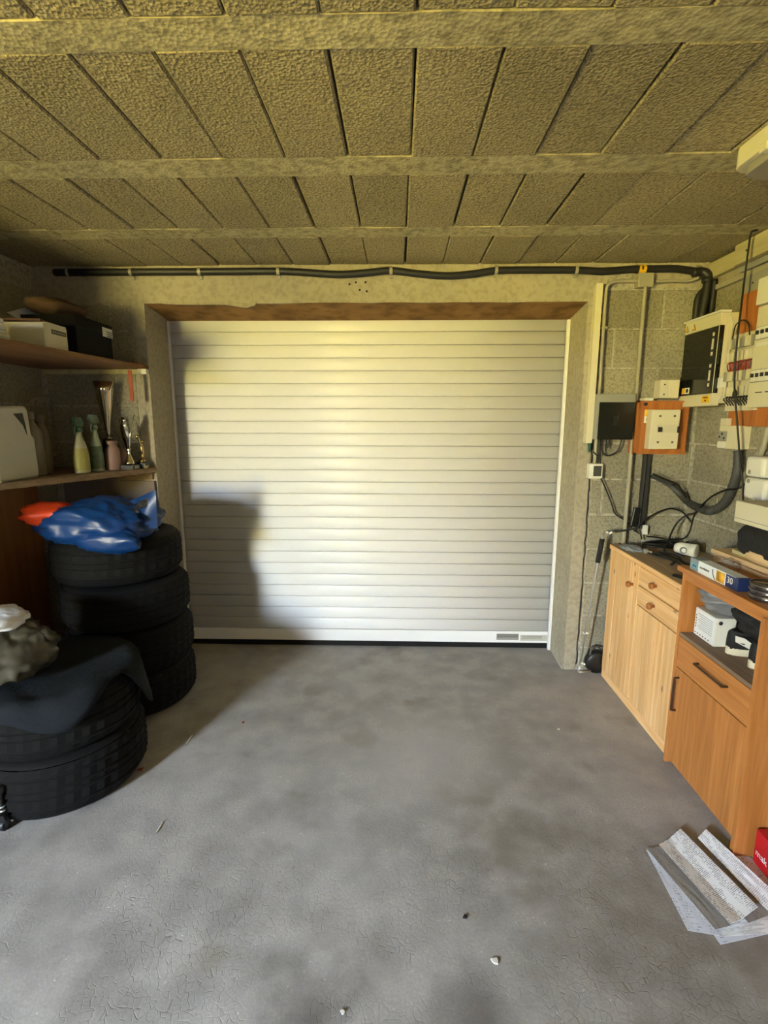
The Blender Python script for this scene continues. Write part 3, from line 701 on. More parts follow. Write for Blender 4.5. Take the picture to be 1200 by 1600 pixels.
tube('sheath', [px(1183, 738, 'x', 1.60), px(1176, 748, 'x', 1.60), px(1162, 758, 'x', 1.6), px(1150, 764, 'x', 1.58), px(1135, 765, 'x', 1.575), px(1115, 774, 'x', 1.57), px(1100, 786, 'x', 1.565), px(1086, 801, 'y', 2.76), px(1072, 805, 'y', 2.80), px(1058, 817, 'y', 2.82), px(1049, 833, 'y', 2.80), px(1044, 846, 'y', 2.74), px(1038, 856, 'y', 2.68), Vector((px(1034, 862, 'z', CT+.006).x, 2.62, CT+.006))], .0048, M_cable, t, seg=8)
t = thing('black_cable', 'black cable making a round loop on the wall above the white plug timer', 'cable', (1.45, 2.75, .82))
tube('sheath', [px(x, y, 'y', y2) for x, y, y2 in ((1139, 752, 2.60), (1125, 768, 2.66), (1105, 785, 2.74), (1090, 796, 2.80), (1083, 810, 2.83), (1080, 822, 2.84), (1076, 833, 2.84), (1070, 840, 2.84), (1062, 843, 2.84), (1046, 843, 2.84), (1028, 840, 2.84), (1010, 838, 2.84))], .0042, M_cable, t, seg=8)
t = thing('black_cable', 'black cable arching over the pine cabinet from the crank bracket', 'cable', (1.35, 2.8, .82))
tube('sheath', [px(x, y, 'y', 2.86) for x, y in ((993, 829), (1000, 820), (1010, 811), (1025, 802), (1040, 796), (1052, 795), (1066, 800), (1075, 809), (1083, 822), (1084, 833), (1078, 844), (1070, 848))]+[Vector((px(1055, 850, 'y', 2.83).x, 2.83, CT+.008))], .0048, M_cable, t, seg=8)

# white double wall unit at right edge
t = thing('white_wall_unit', 'rounded white outdoor socket with grey pipe at the right edge', 'socket', (1.6, 2.25, 1.15))
box('upper_lid', 1.555, XR-.002, 2.20, 2.315, 1.255, 1.345, M_white, t, .02, seg=4)
box('lower_lid', 1.565, XR-.002, 2.19, 2.325, 1.155, 1.250, M_white, t, .02, seg=4)
for z in (1.275, 1.235): lathe('socket_mark', [(.009, 0), (.009, -.002)], M_greyp, t, c=(1.556, 2.28, z), seg=10, axis='x')
tube('pipe', [(1.625, 2.30, 1.47), (1.625, 2.31, 1.40), (1.625, 2.33, 1.33)], .011, M_conduit, t)
tube('pipe', [(1.64, 2.35, 1.33), (1.64, 2.345, 1.2), (1.64, 2.34, 1.12)], .009, M_conduit, t)
box('pipe_clip', 1.62, XR, 2.33, 2.36, 1.21, 1.235, M_ink, t, .002)

# ceiling light at right
t = thing('ceiling_light', 'cream batten light with a grey diffuser on the ceiling, top right', 'light', (1.1, 1.3, 2.22))
def rounded_end(name, x0, x1, y0, y1, z0, z1, mat):
    pts = [(x0, y0), (x0, y1-.05)]+[(x0+(x1-x0)*(.5-.5*cos(pi*k/8)), y1-.05+.05*sin(pi*k/8)) for k in range(1, 8)]+[(x1, y1-.05), (x1, y0)]
    return prism(name, [(x, y, z0) for x, y in pts], (0, 0, z1-z0), mat, t, bevel=.004)
rounded_end('housing', 1.04, 1.235, .75, 1.80, 2.262, HC-.0, M_cream)
rounded_end('diffuser', 1.058, 1.22, .78, 1.775, 2.235, 2.262, plain('grey_diffuser', '8f8b82', .35))
box('clip', 1.036, 1.06, 1.62, 1.65, 2.252, 2.275, M_cream, t, .002)

# ================================================================== PINE CABINET
PX0, PY0, PY1 = 1.222, 2.118, 2.852
t = thing('pine_cabinet', 'knotty pine cabinet with two doors and two small drawers by the back wall', 'cabinet', (1.43, 2.5, 0))
boxes('body', [(PX0+.02, XR-.03, PY0, PY0+.018, .0, CT-.018), (PX0+.02, XR-.03, PY1-.018, PY1, 0, CT-.018), (XR-.04, XR-.03, PY0, PY1, .03, CT-.018), (PX0+.02, XR-.03, PY0, PY1, .045, .062), (PX0+.024, PX0+.040, PY0+.01, PY1-.01, .06, CT-.02)], M_pine_z, t)
box('top', PX0-.004, XR-.02, PY0-.006, PY1+.006, CT-.022, CT, wood('pine_top', '9b8468', 'b39a7b', 'y', 5, False, .8), t, .004, label='dusty grey brown worn top')
box('top_edge', PX0-.006, PX0+.012, PY0-.004, PY1+.004, CT-.024, CT-.001, M_pine_y, t, .003)
box('plinth', PX0+.004, PX0+.024, PY0, PY1, .0, .052, M_pine_y, t, .002)
def knob(parent, y, z, x=PX0):
    lathe('knob', [(.007, 0), (.007, -.010), (.013, -.016), (.0165, -.024), (.014, -.031), (.006, -.034)], M_knob, parent, c=(x, y, z), seg=18, axis='x')
def planked(name, y0, y1, z0, z1, nb, mat, parent):
    d = box(name, PX0+.004, PX0+.022, y0, y1, z0, z1, mat, parent, .001)
    w = (y1-y0)/nb
    for k in range(nb):
        box('plank', PX0+.0005, PX0+.006, y0+w*k+.0012, y0+w*(k+1)-.0012, z0, z1, mat, d, .0015)
    return d
YM = 2.500
d = planked('door', YM+.003, PY1-.004, .055, CT-.028, 4, M_pine_z, t); knob(d, 2.555, .665)
d = planked('door', PY0+.004, YM-.003, .055, .578, 4, M_pine_z, t)
for z0, z1 in ((.684, CT-.028), (.583, .679)):
    d = box('drawer', PX0, PX0+.022, PY0+.004, YM-.003, z0, z1, M_pine_y, t, .003); knob(d, 2.325, (z0+z1)/2-.0)
for z in (.607, .60): pass

# ================================================================== ORANGE CABINET
OX, OY0, OY1 = 1.203, 1.585, 2.085
t = thing('veneer_cabinet', 'orange brown veneer cabinet with open niche, drawer and door beside the pine one', 'cabinet', (1.42, 1.83, 0))
box('side_panel', OX-.002, XR-.03, OY1-.018, OY1, 0, .872, M_oak_z, t, .0015)
box('side_panel', OX-.026, XR-.03, OY0-.02, OY0+.0, 0, .872, M_oak_z, t, .0015)
box('top', OX-.012, XR-.03, OY0-.03, OY1+.03, .873, .895, M_oak_y, t, .003)
box('niche_shelf', OX+.002, XR-.03, OY0, OY1-.018, .598, .614, wood('niche_base', '7a6554', '8d7763', 'y', 5, False, .7), t, .001, label='dull grey brown niche floor')
box('back_panel', XR-.045, XR-.03, OY0, OY1-.018, .0, .873, M_oak_z, t, .001)
box('bottom', OX+.02, XR-.045, OY0, OY1-.018, .03, .046, M_oak_y, t, .001)
box('top_rail', OX+.002, OX+.018, OY0, OY1-.018, .842, .873, M_oak_y, t, .001)
d = box('drawer', OX, OX+.02, OY0+.004, OY1-.021, .462, .596, M_oak_y, t, .002)
tube('handle', [(OX+.004, 1.915, .545), (OX-.018, 1.912, .545), (OX-.020, 1.90, .545), (OX-.020, 1.75, .545), (OX-.018, 1.738, .545), (OX+.004, 1.735, .545)], .0045, plain('dark_handle', '3a2415', .4), d, seg=8, smooth=3, label='dark bar handle')
d = box('door', OX, OX+.02, OY0+.004, OY1-.021, .032, .458, M_oak_z, t, .002)
tube('handle', [(OX+.004, 2.035, .42), (OX-.018, 2.035, .418), (OX-.020, 2.035, .405), (OX-.020, 2.035, .285), (OX-.018, 2.035, .272), (OX+.004, 2.035, .27)], .0045, plain('dark_handle', '3a2415', .4), d, seg=8, smooth=3, label='dark bar handle')
box('plinth', OX+.03, OX+.045, OY0, OY1-.018, 0, .03, M_oak_y, t, .001)
NS = .614
# things in the niche
t = thing('product_box', 'small white printed carton in the niche of the veneer cabinet', 'box', (1.33, 1.98, NS))
box('carton', 1.256, 1.335, 1.922, 2.056, NS, NS+.118, M_label, t, .002)
box('flap', 1.254, 1.256, 1.924, 2.054, NS+.003, NS+.115, plain('white_card', 'e2e6ea', .5), t, .0005)
boxes('printed_lines', [(1.2530, 1.2541, 1.936, 2.036-(i*37 % 11)*.002, NS+.096-.0085*i, NS+.0985-.0085*i) for i in range(8)], plain('print_grey', 'a9b2bb', .6), t)
boxes('printed_icons', [(1.2530, 1.2541, 2.042-.018*i, 2.047-.018*i, NS+.010, NS+.015) for i in range(6)]+[(1.2530, 1.2541, 2.043, 2.047, NS+.035+.012*i, NS+.041+.012*i) for i in range(5)], M_ink, t)
lathe('printed_dot', [(.008, 0), (.008, -.001)], M_ink, t, c=(1.275, 1.922, NS+.098), seg=12, axis='y')
o = lump('plastic_bag', (1.375, 1.975, NS+.186), (.155, .082, .068), M_greybag, None, 3, .25, 2.4, .16, zmin=NS+.119, n=44); tag(o, 'crumpled grey plastic bag stuffed behind the white carton in the niche', 'bag')
o = lump('plastic_sheet', (1.44, 1.905, NS+.09), (.05, .015, .05), plain('blue_white_plastic', 'b9c6cf', .3, bump=.4), None, 5, .25, 2.4, .2, zmin=NS, n=28); tag(o, 'pale blue crumpled plastic wrap between the carton and the left shoe', 'wrap')
# trainers
def shoe(loc, rz, label):
    t = thing('trainer', label, 'shoe', loc, 'black trainers in the niche', rz)
    def outline(s):          # half width along the length, 0 = heel, 1 = toe
        return .034+.012*sin(min(1, s*1.1)*pi*.9)-.004*cos(s*2*pi) if s < .9 else .040*math.sqrt(max(0, 1-((s-.9)/.1)**2))+.002
    L = .27; n = 22; m = 16
    def loft(name, secs, mat, lb=None):
        v, f = [], []
        for ring in secs: v += ring
        k = len(secs[0])
        for i in range(len(secs)-1):
            for j in range(k): f.append((i*k+j, i*k+(j+1) % k, (i+1)*k+(j+1) % k, (i+1)*k+j))
        f += [tuple(range(k))[::-1], tuple(range((len(secs)-1)*k, len(secs)*k))]
        return emit(name, v, f, mat, t, smooth=True, local=True, label=lb)
    def hw(s): return (.036+.011*s)*math.sqrt(max(.02, 1-((s-.5)/.505)**4))
    secs = []
    for i in range(n+1):
        s = i/n; w = hw(s); x = s*L; b0 = 0 if s < .8 else .012*((s-.8)/.2)**2
        secs.append([(x, -w, b0+.003), (x, -w*.94, b0), (x, w*.94, b0), (x, w, b0+.003), (x, w, b0+.024), (x, w*.96, b0+.028), (x, -w*.96, b0+.028), (x, -w, b0+.024)])
    loft('sole', secs, plain('cream_rubber', 'c9c2ae', .6), 'cream rubber sole')
    secs = []
    for i in range(n+1):
        s = .015+.965*i/n; w = hw(s)*.97; x = s*L
        h = .095 if s < .12 else .095-.03*(s-.12)/.28 if s < .4 else .065-.03*(s-.4)/.6
        if s > .93: h *= math.sqrt(max(.1, 1-((s-.93)/.07)**2*.7))
        ring = []
        for j in range(m):
            a = pi*j/(m-1); ring.append((x, -w*cos(a)*(1-.18*sin(a)), .024+(h-.024)*sin(a)**.55))
        ring.append((x, 0, .022)); secs.append(ring)
    loft('upper', secs, plain('black_suede', '16171b', .8, bump=.2))
    # collar opening, tongue, laces, side stripe, heel patch
    lathe('collar', [(.030, .0), (.034, .004), (.034, .012), (.028, .015), (.022, .006)], M_blackc, t, c=(.062, 0, .078), seg=20, sx=1.55, sy=.86, local=True)
    prism('tongue', [(.10, -.018, .085), (.10, .018, .085), (.165, .016, .068), (.165, -.016, .068)], (0, 0, .012), M_blackc, t, bevel=.003, local=True)
    for k in range(4): tube('lace', [(.118+.016*k, -.024, .068-.004*k), (.120+.016*k, 0, .088-.005*k), (.118+.016*k, .024, .068-.004*k)], .0028, M_blackc, t, seg=6, local=True)
    for sg in (-1, 1):
        pts = [(.012, .080), (.040, .074), (.075, .048), (.13, .042), (.18, .060), (.188, .050), (.14, .030), (.06, .032), (.014, .056)]
        P3 = []
        for x, z in pts:
            s = x/L; P3.append((x, sg*(hw(s)*.985), z))
        prism('side_stripe', P3, (0, sg*.0025, 0), M_label, t, local=True, label='white side stripe')
    return t
shoe((1.272, 1.868, NS), radians(3), 'black trainer with cream sole and white stripe, next to the white carton')
shoe((1.280, 1.752, NS), radians(1), 'black trainer with cream sole nearest the right side of the niche')
o = lump('black_bag', (1.39, 1.745, NS+.176), (.165, .145, .076), M_blackc, None, 8, .25, 2.2, .14, zmin=NS+.100, n=44); tag(o, 'black fabric bag stuffed in the niche above the trainers', 'bag')

# ================================================================== ON THE CABINETS
TT = .895
def horiz_box_yaw(name, c, L, Wd, H, yaw, mat, parent=None, bevel=.0015, **k):
    R = Matrix.Rotation(yaw, 3, 'Z'); v = [R @ Vector(p)+Vector(c) for p in bxv(-Wd/2, Wd/2, -L/2, L/2, 0, H)]
    return emit(name, v, BF, mat, parent, bevel=bevel, **k)
# foil roll carton along the front edge
t = thing('foil_carton', 'long white and blue aluminium foil carton on the front edge of the cabinet', 'carton', (1.23, 1.93, TT))
fx0, fx1, fy0, fy1, fz1 = 1.214, 1.262, 1.765, 2.062, TT+.048
box('carton', fx0, fx1, fy0, fy1, TT, fz1, plain('carton_white', 'dfe6ec', .35), t, .0015)
box('end_panel', fx0-.0006, fx1+.0006, fy1-.055, fy1+.0006, TT+.0005, fz1+.0006, plain('carton_grey', '7d8a94', .4), t, 0)
box('brand_patch', fx0-.0014, fx0-.0006, fy1-.055, fy1-.008, TT+.012, TT+.030, plain('carton_teal', '6fa3bb', .4), t, 0)
textm('brand_lettering', 'albal', .016, M_blueink, t, (fx0-.0017, fy1-.031, TT+.021), ONX)
textm('foil_lettering', 'ALUMINIUM', .0115, M_ink, t, (fx0-.0012, fy1-.098, TT+.024), ONX)
box('picture_patch', fx0-.0008, fx0, fy0+.075, fy0+.125, TT+.004, fz1-.004, plain('picture_orange', 'd99a2a', .4, var=.6, scale=160), t, 0)
lathe('picture_disc', [(.019, 0), (.019, -.0012)], plain('picture_gold', 'e7a93a', .4, var=.5, scale=200), t, c=(fx0-.0004, fy0+.098, TT+.025), seg=18, axis='x')
tube('picture_fork', [(fx0-.001, fy0+.148, fz1-.008), (fx0-.001, fy0+.143, TT+.02), (fx0-.001, fy0+.130, TT+.004)], .0018, plain('fork_grey', '56606a', .4), t, seg=6)
box('number_panel', fx0-.0008, fx0, fy0+.012, fy0+.068, TT+.001, fz1-.001, plain('carton_navy', '1d2a57', .4), t, 0)
box('navy_end', fx0-.0006, fx1+.0006, fy0-.0006, fy0+.014, TT+.0005, fz1+.0006, plain('carton_navy', '1d2a57', .4), t, 0)
textm('number_lettering', '30', .034, M_label, t, (fx0-.0014, fy0+.044, TT+.027), ONX)
# tins of discs
for i in range(3):
    nm = 'dark disc tin, ' + ('lowest of the short pile at the cabinet front', 'middle of the short pile at the cabinet front', 'top of the short pile at the cabinet front')[i]
    t = thing('disc_tin', nm, 'tin', (1.270, 1.690, TT+.0185*i), 'dark disc tins at the cabinet front')
    lathe('body', [(.056, 0), (.058, .002), (.058, .015), (.056, .017)], plain('dark_gloss', '2a2424', .18, spec=.8), t, c=(1.270, 1.690, TT+.0185*i), seg=36)
    lathe('rim', [(.0585, .013), (.0592, .0155), (.0585, .018), (.056, .0183)], plain('dark_rim', '7a7474', .3, .8), t, c=(1.270, 1.690, TT+.0185*i), seg=36, closed=True)
# planks, tray, beige case
t = thing('plank', 'pale raw plank lying lowest under the beige case', 'plank', (1.36, 1.9, TT))
horiz_box_yaw('board', (1.435, 1.955, TT), .46, .11, .030, radians(0), M_raw, t, .002)
t = thing('plank', 'orange brown plank tucked in front of the raw planks', 'plank', (1.32, 1.9, TT))
horiz_box_yaw('board', (1.355, 1.94, TT), .34, .035, .016, 0, M_oak_y, t, .002)
t = thing('plank', 'pale plank on top, ends angled towards the shutter', 'plank', (1.42, 1.9, TT+.03))
horiz_box_yaw('board', (1.455, 1.96, TT+.0305), .50, .12, .020, radians(3), M_raw, t, .002)
t = thing('plank', 'thin greyish plank uppermost beneath the black bag', 'plank', (1.43, 1.9, TT+.052))
horiz_box_yaw('board', (1.47, 1.90, TT+.051), .46, .11, .016, radians(-2), M_greywood, t, .002)
TZ = TT+.068
t = thing('wooden_tray', 'oval light wooden tray under the black bag and beige box', 'tray', (1.47, 1.80, TZ))
lathe('tray', [(.10, 0), (.135, .002), (.150, .020), (.152, .045), (.146, .045), (.142, .018), (.128, .010), (.09, .009)], M_raw, t, c=(1.465, 1.885, TZ), seg=36, sx=.82, sy=1.15)
o = lump('black_bag', (1.45, 1.885, TZ+.074), (.110, .150, .070), M_blackc, None, 12, .04, 2.0, .05, zmin=TZ+.012, n=48, sq=.55); tag(o, 'bulging black cloth bag resting in the wooden tray under a beige box', 'bag')
t = thing('beige_box', 'plain beige box lying on the black bag at the right edge', 'box', (1.45, 1.84, TZ+.15))
a = px(1150, 783, 'x', 1.345)
box('lid', 1.345, 1.60, 1.60, a.y, 1.102, 1.186, M_beige, t, .004)
box('lid_seam', 1.3435, 1.345, 1.60, a.y-.002, 1.118, 1.120, M_greyp, t, 0)
# clear jar/box behind planks
t = thing('plastic_cup', 'small dark blue grey plastic tub behind the planks', 'tub', (1.5, 2.12, TT))
lathe('cup', [(.0, 0), (.028, 0), (.032, .06), (.034, .062), (.031, .062), (.027, .004), (0, .004)], plain('slate_plastic', '3d4650', .3), t, c=(1.52, 2.045, TT), seg=20)
o = lump('clear_wrap', (1.345, 2.13, TT+.022), (.035, .04, .028), plain('clear_film', 'c9c2b6', .12, bump=.6, scale=30, alpha=.28, spec=.9), None, 15, .3, 2.6, .25, zmin=TT-.0, n=36)
o.location.y = 2.02; tag(o, 'crumpled clear plastic wrap behind the foil carton', 'wrap')
# white gadget lying on the pine cabinet
t = thing('white_gadget', 'white rounded plug timer lying on its side among the cables on the pine cabinet', 'timer', (1.50, 2.6, CT))
gp = Vector((1.50, 2.60, CT+.036))
v, f = lathevf([(0, -.055), (.022, -.052), (.031, -.035), (.033, -.01), (.033, .02)], (0, 0, 0), 20, 'x')
R = Matrix.Rotation(radians(-50), 3, 'Z')
emit('body', [R @ Vector(p)+gp for p in v], f, M_white, t, smooth=True)
v, f = lathevf([(.030, .02), (.033, .022), (.035, .05), (.030, .052), (.010, .052)], (0, 0, 0), 20, 'x'); emit('end_cap', [R @ Vector(p)+gp for p in v], f, M_white, t, smooth=True)
v, f = lathevf([(.0, .0), (.017, .0), (.017, .004), (0, .004)], (0, 0, 0), 18, 'y')
fd = R @ Vector((0, -1, 0))
emit('dial', [(R @ (Vector(p)+Vector((.0, -.036, .0))))+gp for p in v], f, plain('dial_grey', '6b7378', .4), t, smooth=False)
v, f = lathevf([(.0, .0), (.011, .0), (.011, .004), (0, .004)], (0, 0, 0), 18, 'y')
emit('dial_centre', [(R @ (Vector(p)+Vector((.004, -.039, .0))))+gp for p in v], f, M_label, t, smooth=False)
box('plug_lead', gp.x+.0, gp.x+.0061, gp.y+.04, gp.y+.1, CT, CT+.01, M_cable, t, .002)
# bag with screws and clutter near the far corner
o = lump('clear_wrap', (1.285, 2.735, CT+.008), (.05, .085, .013), plain('clear_film2', 'a9adb3', .15, bump=.8, scale=40, alpha=.75, spec=.9), None, 21, .3, 3, .3, zmin=CT, n=36)
tag(o, 'flat crinkled plastic bag on the far front corner of the pine cabinet', 'bag')
t = thing('plumbing_part', 'small metal fitting lying on the pine cabinet beside the flat plastic bag', 'fitting', (1.31, 2.64, CT))
lathe('ring', [(.010, -.01), (.013, -.008), (.013, .008), (.010, .01)], M_steel, t, c=(1.318, 2.645, CT+.013), seg=16, axis='x')
tube('stem', [(1.325, 2.645, CT+.013), (1.35, 2.62, CT+.010), (1.37, 2.60, CT+.008)], .006, M_steel, t, seg=8)
tube_pts = [(1.34, 2.66), (1.36, 2.56), (1.38, 2.46), (1.36, 2.38), (1.33, 2.30)]
t = thing('tangled_lead', 'tangle of thick black leads lying along the pine cabinet top', 'cable', (1.4, 2.5, CT))
tube('lead', [(x, y, CT+.010) for x, y in tube_pts], .0085, M_cable, t, seg=8)
tube('lead', [(x+.04+.02*sin(i*2), y-.02, CT+.008+.012*(i % 2)) for i, (x, y) in enumerate(tube_pts)], .006, M_cable, t, seg=8)
tube('lead', [(x-.02+.015*cos(i*3), y+.03, CT+.006) for i, (x, y) in enumerate(tube_pts[:4])], .005, plain('dark_grey_lead', '2a2b2c', .5), t, seg=8)
t = thing('bracket', 'black slotted metal strip lying near the front right corner of the pine top', 'bracket', (1.28, 2.2, CT))
horiz_box_yaw('strip', (1.275, 2.20, CT), .10, .022, .010, radians(25), M_black, t, .001)
lathe('bolt', [(.006, 0), (.006, .006)], M_gold, t, c=(1.272, 2.195, CT+.010), seg=8)
t = thing('slat_offcut', 'long grey wooden strip lying on the pine cabinet under the leads', 'strip', (1.40, 2.4, CT))
horiz_box_yaw('strip', (1.45, 2.43, CT), .50, .05, .012, radians(6), wood('grey_strip', '6f6658', '82786a', 'y', 5, False, .8), t, .001)
t = thing('cable_roll', 'coil of black cable lying against the back wall on the pine cabinet', 'cable', (1.47, 2.8, CT))
for k in range(2): tube('coil', [(1.475+(.10-.008*k)*cos(a*pi/6), 2.80+(.055-.004*k)*sin(a*pi/6), CT+.008+.011*k+.004*sin(a)) for a in range(12)]+[(1.475+(.10-.008*k), 2.80, CT+.008+.011*k)], .0055, M_cable, t, seg=7)
t = thing('handset', 'slim black handset standing against the wall behind the cabinet', 'handset', (1.36, 2.88, CT))
a = px(990, 822, 'y', 2.875); horiz = bxv(-.018, .018, -.008, .008, 0, .11)
R = Matrix.Rotation(radians(8), 3, 'Y'); emit('body', [R @ Vector(p)+Vector((a.x-.004, 2.875, a.z-.002)) for p in horiz], BF, M_black, t, bevel=.004)
emit('edge_strip', [R @ Vector(p)+Vector((a.x-.004, 2.866, a.z+.0)) for p in bxv(-.018, -.014, -.001, .001, .004, .105)], BF, M_steel, t)

# ================================================================== SHUTTER CRANK
t = thing('shutter_crank', 'steel winding rod with black grip leaning beside the pine cabinet', 'crank', (1.1, 2.82, 0))
gt, gb = px(941, 842, 'y', 2.80), px(934, 879, 'y', 2.80); rb = px(906, 1040, 'y', 2.82)
tube('rod', [gt+Vector((0, 0, .03)), gb, rb], .0055, M_steel, t, seg=10, smooth=1)
tube('grip', [gt, gb], .0135, M_rubber, t, seg=14, smooth=1)
jt = px(942, 834, 'y', 2.80)
tube('joint_hook', [gt, jt, px(948, 830, 'y', 2.82), px(955, 830, 'y', 2.84)], .005, M_steel, t, seg=8, smooth=3)
tube('crank_arm', [px(955, 830, 'y', 2.84), px(975, 829, 'y', 2.86), px(998, 824, 'y', 2.88)], .006, M_corr, t, seg=8, smooth=3)
lathe('universal_joint', [(.004, -.014), (.013, -.010), (.013, .010), (.004, .014)], M_corr, t, c=px(1000, 823, 'y', 2.885), seg=12)
lk = px(908, 1053, 'y', 2.78); tube('foot_hook', [rb, px(904, 1048, 'y', 2.81), lk+Vector((0, 0, .012)), px(922, 1048, 'y', 2.86)+Vector((0, 0, .0))], .0065, M_steel, t, seg=8, smooth=4)
def ribbon(name, p, s, seed, parent):
    v, f = [], []
    for k in range(7):
        q = Vector(p)+Vector((s*(k-3)*.45, -.008+.006*sin(k*2+seed), s*.35*sin(k*1.3+seed)))
        v += [q+Vector((0, 0, s*.35)), q-Vector((0, .003, s*.35))]
    for k in range(6): f.append((2*k, 2*k+2, 2*k+3, 2*k+1))
    v += [x+Vector((0, .002, 0)) for x in v]; n = 14
    f += [tuple(i+n for i in q)[::-1] for q in f]
    return emit(name, v, f, M_white, parent, recalc=False, label='white tape tied in a knot')
ribbon('tape_knot', px(950, 832, 'y', 2.81), .014, 0, t); ribbon('tape_knot', px(915, 989, 'y', 2.81), .012, 2, t); ribbon('tape_knot', px(909, 1036, 'y', 2.80), .012, 4, t)
t = thing('black_pouch', 'small black round case on the floor between wall and pine cabinet', 'case', (1.17, 2.88, 0))
lathe('case', [(0, -.028), (.05, -.028), (.068, -.018), (.07, 0), (.068, .018), (.05, .028), (0, .028)], M_black, t, c=(1.205, 2.885, .072), seg=30, axis='y')
tube('strap', [(1.16, 2.87, .12), (1.165, 2.875, .165), (1.195, 2.88, .172), (1.23, 2.88, .15)], .006, M_corr, t, seg=8)

# ================================================================== PAPERS AND RED BOX ON THE FLOOR
def paper_mat(name, base, ink, lines, dens, cols=2.0):
    m, n, l, b = newmat(name)
    u = n.new('ShaderNodeUVMap'); mp = n.new('ShaderNodeMapping'); l.new(u.outputs[0], mp.inputs[0]); mp.inputs['Scale'].default_value = (cols, lines, 1)
    sp = n.new('ShaderNodeSeparateXYZ'); l.new(mp.outputs[0], sp.inputs[0])
    fr = n.new('ShaderNodeMath'); fr.operation = 'FRACT'; l.new(sp.outputs['Y'], fr.inputs[0])
    ln = n.new('ShaderNodeMath'); ln.operation = 'LESS_THAN'; l.new(fr.outputs[0], ln.inputs[0]); ln.inputs[1].default_value = .45
    mp2 = n.new('ShaderNodeMapping'); l.new(u.outputs[0], mp2.inputs[0]); mp2.inputs['Scale'].default_value = (14*cols, lines, 1)
    fl = n.new('ShaderNodeVectorMath'); fl.operation = 'FLOOR'; l.new(mp2.outputs[0], fl.inputs[0])
    wn2 = n.new('ShaderNodeTexWhiteNoise'); l.new(fl.outputs[0], wn2.inputs['Vector'])
    gt_ = n.new('ShaderNodeMath'); gt_.operation = 'LESS_THAN'; l.new(wn2.outputs[0], gt_.inputs[0]); gt_.inputs[1].default_value = dens
    a_ = n.new('ShaderNodeMath'); a_.operation = 'MULTIPLY'; l.new(ln.outputs[0], a_.inputs[0]); l.new(gt_.outputs[0], a_.inputs[1])
    pt = tex(n, l, 'Noise', 4, u.outputs[0], 2); pr = ramp(n, l, pt.outputs[0], .42, .5)
    a2 = n.new('ShaderNodeMath'); a2.operation = 'MULTIPLY'; l.new(a_.outputs[0], a2.inputs[0]); l.new(pr, a2.inputs[1])
    l.new(mixc(n, l, a2.outputs[0], lin(base), lin(ink)), b.inputs['Base Color']); b.inputs['Roughness'].default_value = .75
    return m
PM1 = paper_mat('printed_sheet', 'eef2f6', 'a0a6ae', 60, .7); PM2 = paper_mat('newsprint', '918b86', '6f6a66', 70, .6)
PM3 = paper_mat('blue_sheet', 'd5dbe8', 'a8aec0', 30, .3)
def sheet(label, c4, zs, mat, folds=(.5,), fh=.012, seed=0, name='paper_sheet'):
    """c4: corners TL, TR, BR, BL as image directions on the floor; folds run along the length"""
    A, B, C_, D = [px(x, y, 'z', z) for (x, y), z in zip(c4, zs)]
    nu, nv = 12, 14; v, f, uv = [], [], []
    for j in range(nv+1):
        for i in range(nu+1):
            s, q = i/nu, j/nv
            p = (A*(1-s)+B*s)*(1-q)+(D*(1-s)+C_*s)*q
            h = sum(fh*min(1, abs(s-fd_)/.5) for fd_ in folds) if folds else 0
            h += .0015*noise.noise(Vector((s*4, q*4, seed)))
            p = p+Vector((0, 0, h)); p.z = max(p.z, .0012)
            v.append(p); uv.append((s, q))
    for j in range(nv):
        for i in range(nu): a = j*(nu+1)+i; f.append((a, a+1, a+nu+2, a+nu+1))
    k = len(v); v += [p-Vector((0, 0, .0006)) for p in v]; uv += uv; f += [tuple(i+k for i in q)[::-1] for q in f]
    rim = list(range(nu+1))+[j*(nu+1)+nu for j in range(1, nv+1)]+[nv*(nu+1)+i for i in range(nu-1, -1, -1)]+[j*(nu+1) for j in range(nv-1, 0, -1)]
    for i in range(len(rim)): a, b = rim[i], rim[(i+1) % len(rim)]; f.append((b, a, a+k, b+k))
    o = emit(name, v, f, mat, None, smooth=False, uv=uv, recalc=False)
    tag(o, label, 'paper', 'papers on the floor'); return o
sheet('lowest white sheet of the floor papers, corner pointing towards the camera', ((1062, 1385), (1160, 1330), (1290, 1440), (1126, 1476)), (.001, .001, .001, .001), PM3, (), 0, 1)
sheet('pale bluish sheet spread on the left of the floor papers', ((1010, 1328), (1040, 1330), (1125, 1462), (1075, 1454)), (.003, .003, .003, .003), PM3, (), 0, 2)
sheet('grey brown printed newspaper page between the white floor papers', ((1009, 1325), (1034, 1322), (1142, 1446), (1118, 1452)), (.006, .006, .006, .006), PM2, (), 0, 3)
sheet('dark newspaper page showing between the two long folded printed leaflets', ((1046, 1316), (1094, 1310), (1215, 1425), (1170, 1442)), (.0045, .0045, .0045, .0045), PM2, (), 0, 9)
sheet('long printed leaflet folded lengthwise, uppermost on the floor papers', ((1029, 1322), (1063, 1298), (1184, 1421), (1141, 1447)), (.010, .010, .016, .016), PM1, (.42,), .009, 4)
sheet('narrow printed leaflet at the right edge nearest the red box', ((1090, 1309), (1103, 1295), (1236, 1418), (1216, 1440)), (.010, .022, .022, .010), PM1, (), 0, 5)
sheet('white sheet poking out under the folded leaflet towards the camera', ((1130, 1440), (1200, 1425), (1260, 1455), (1128, 1463)), (.003, .003, .003, .003), PM1, (), 0, 6)
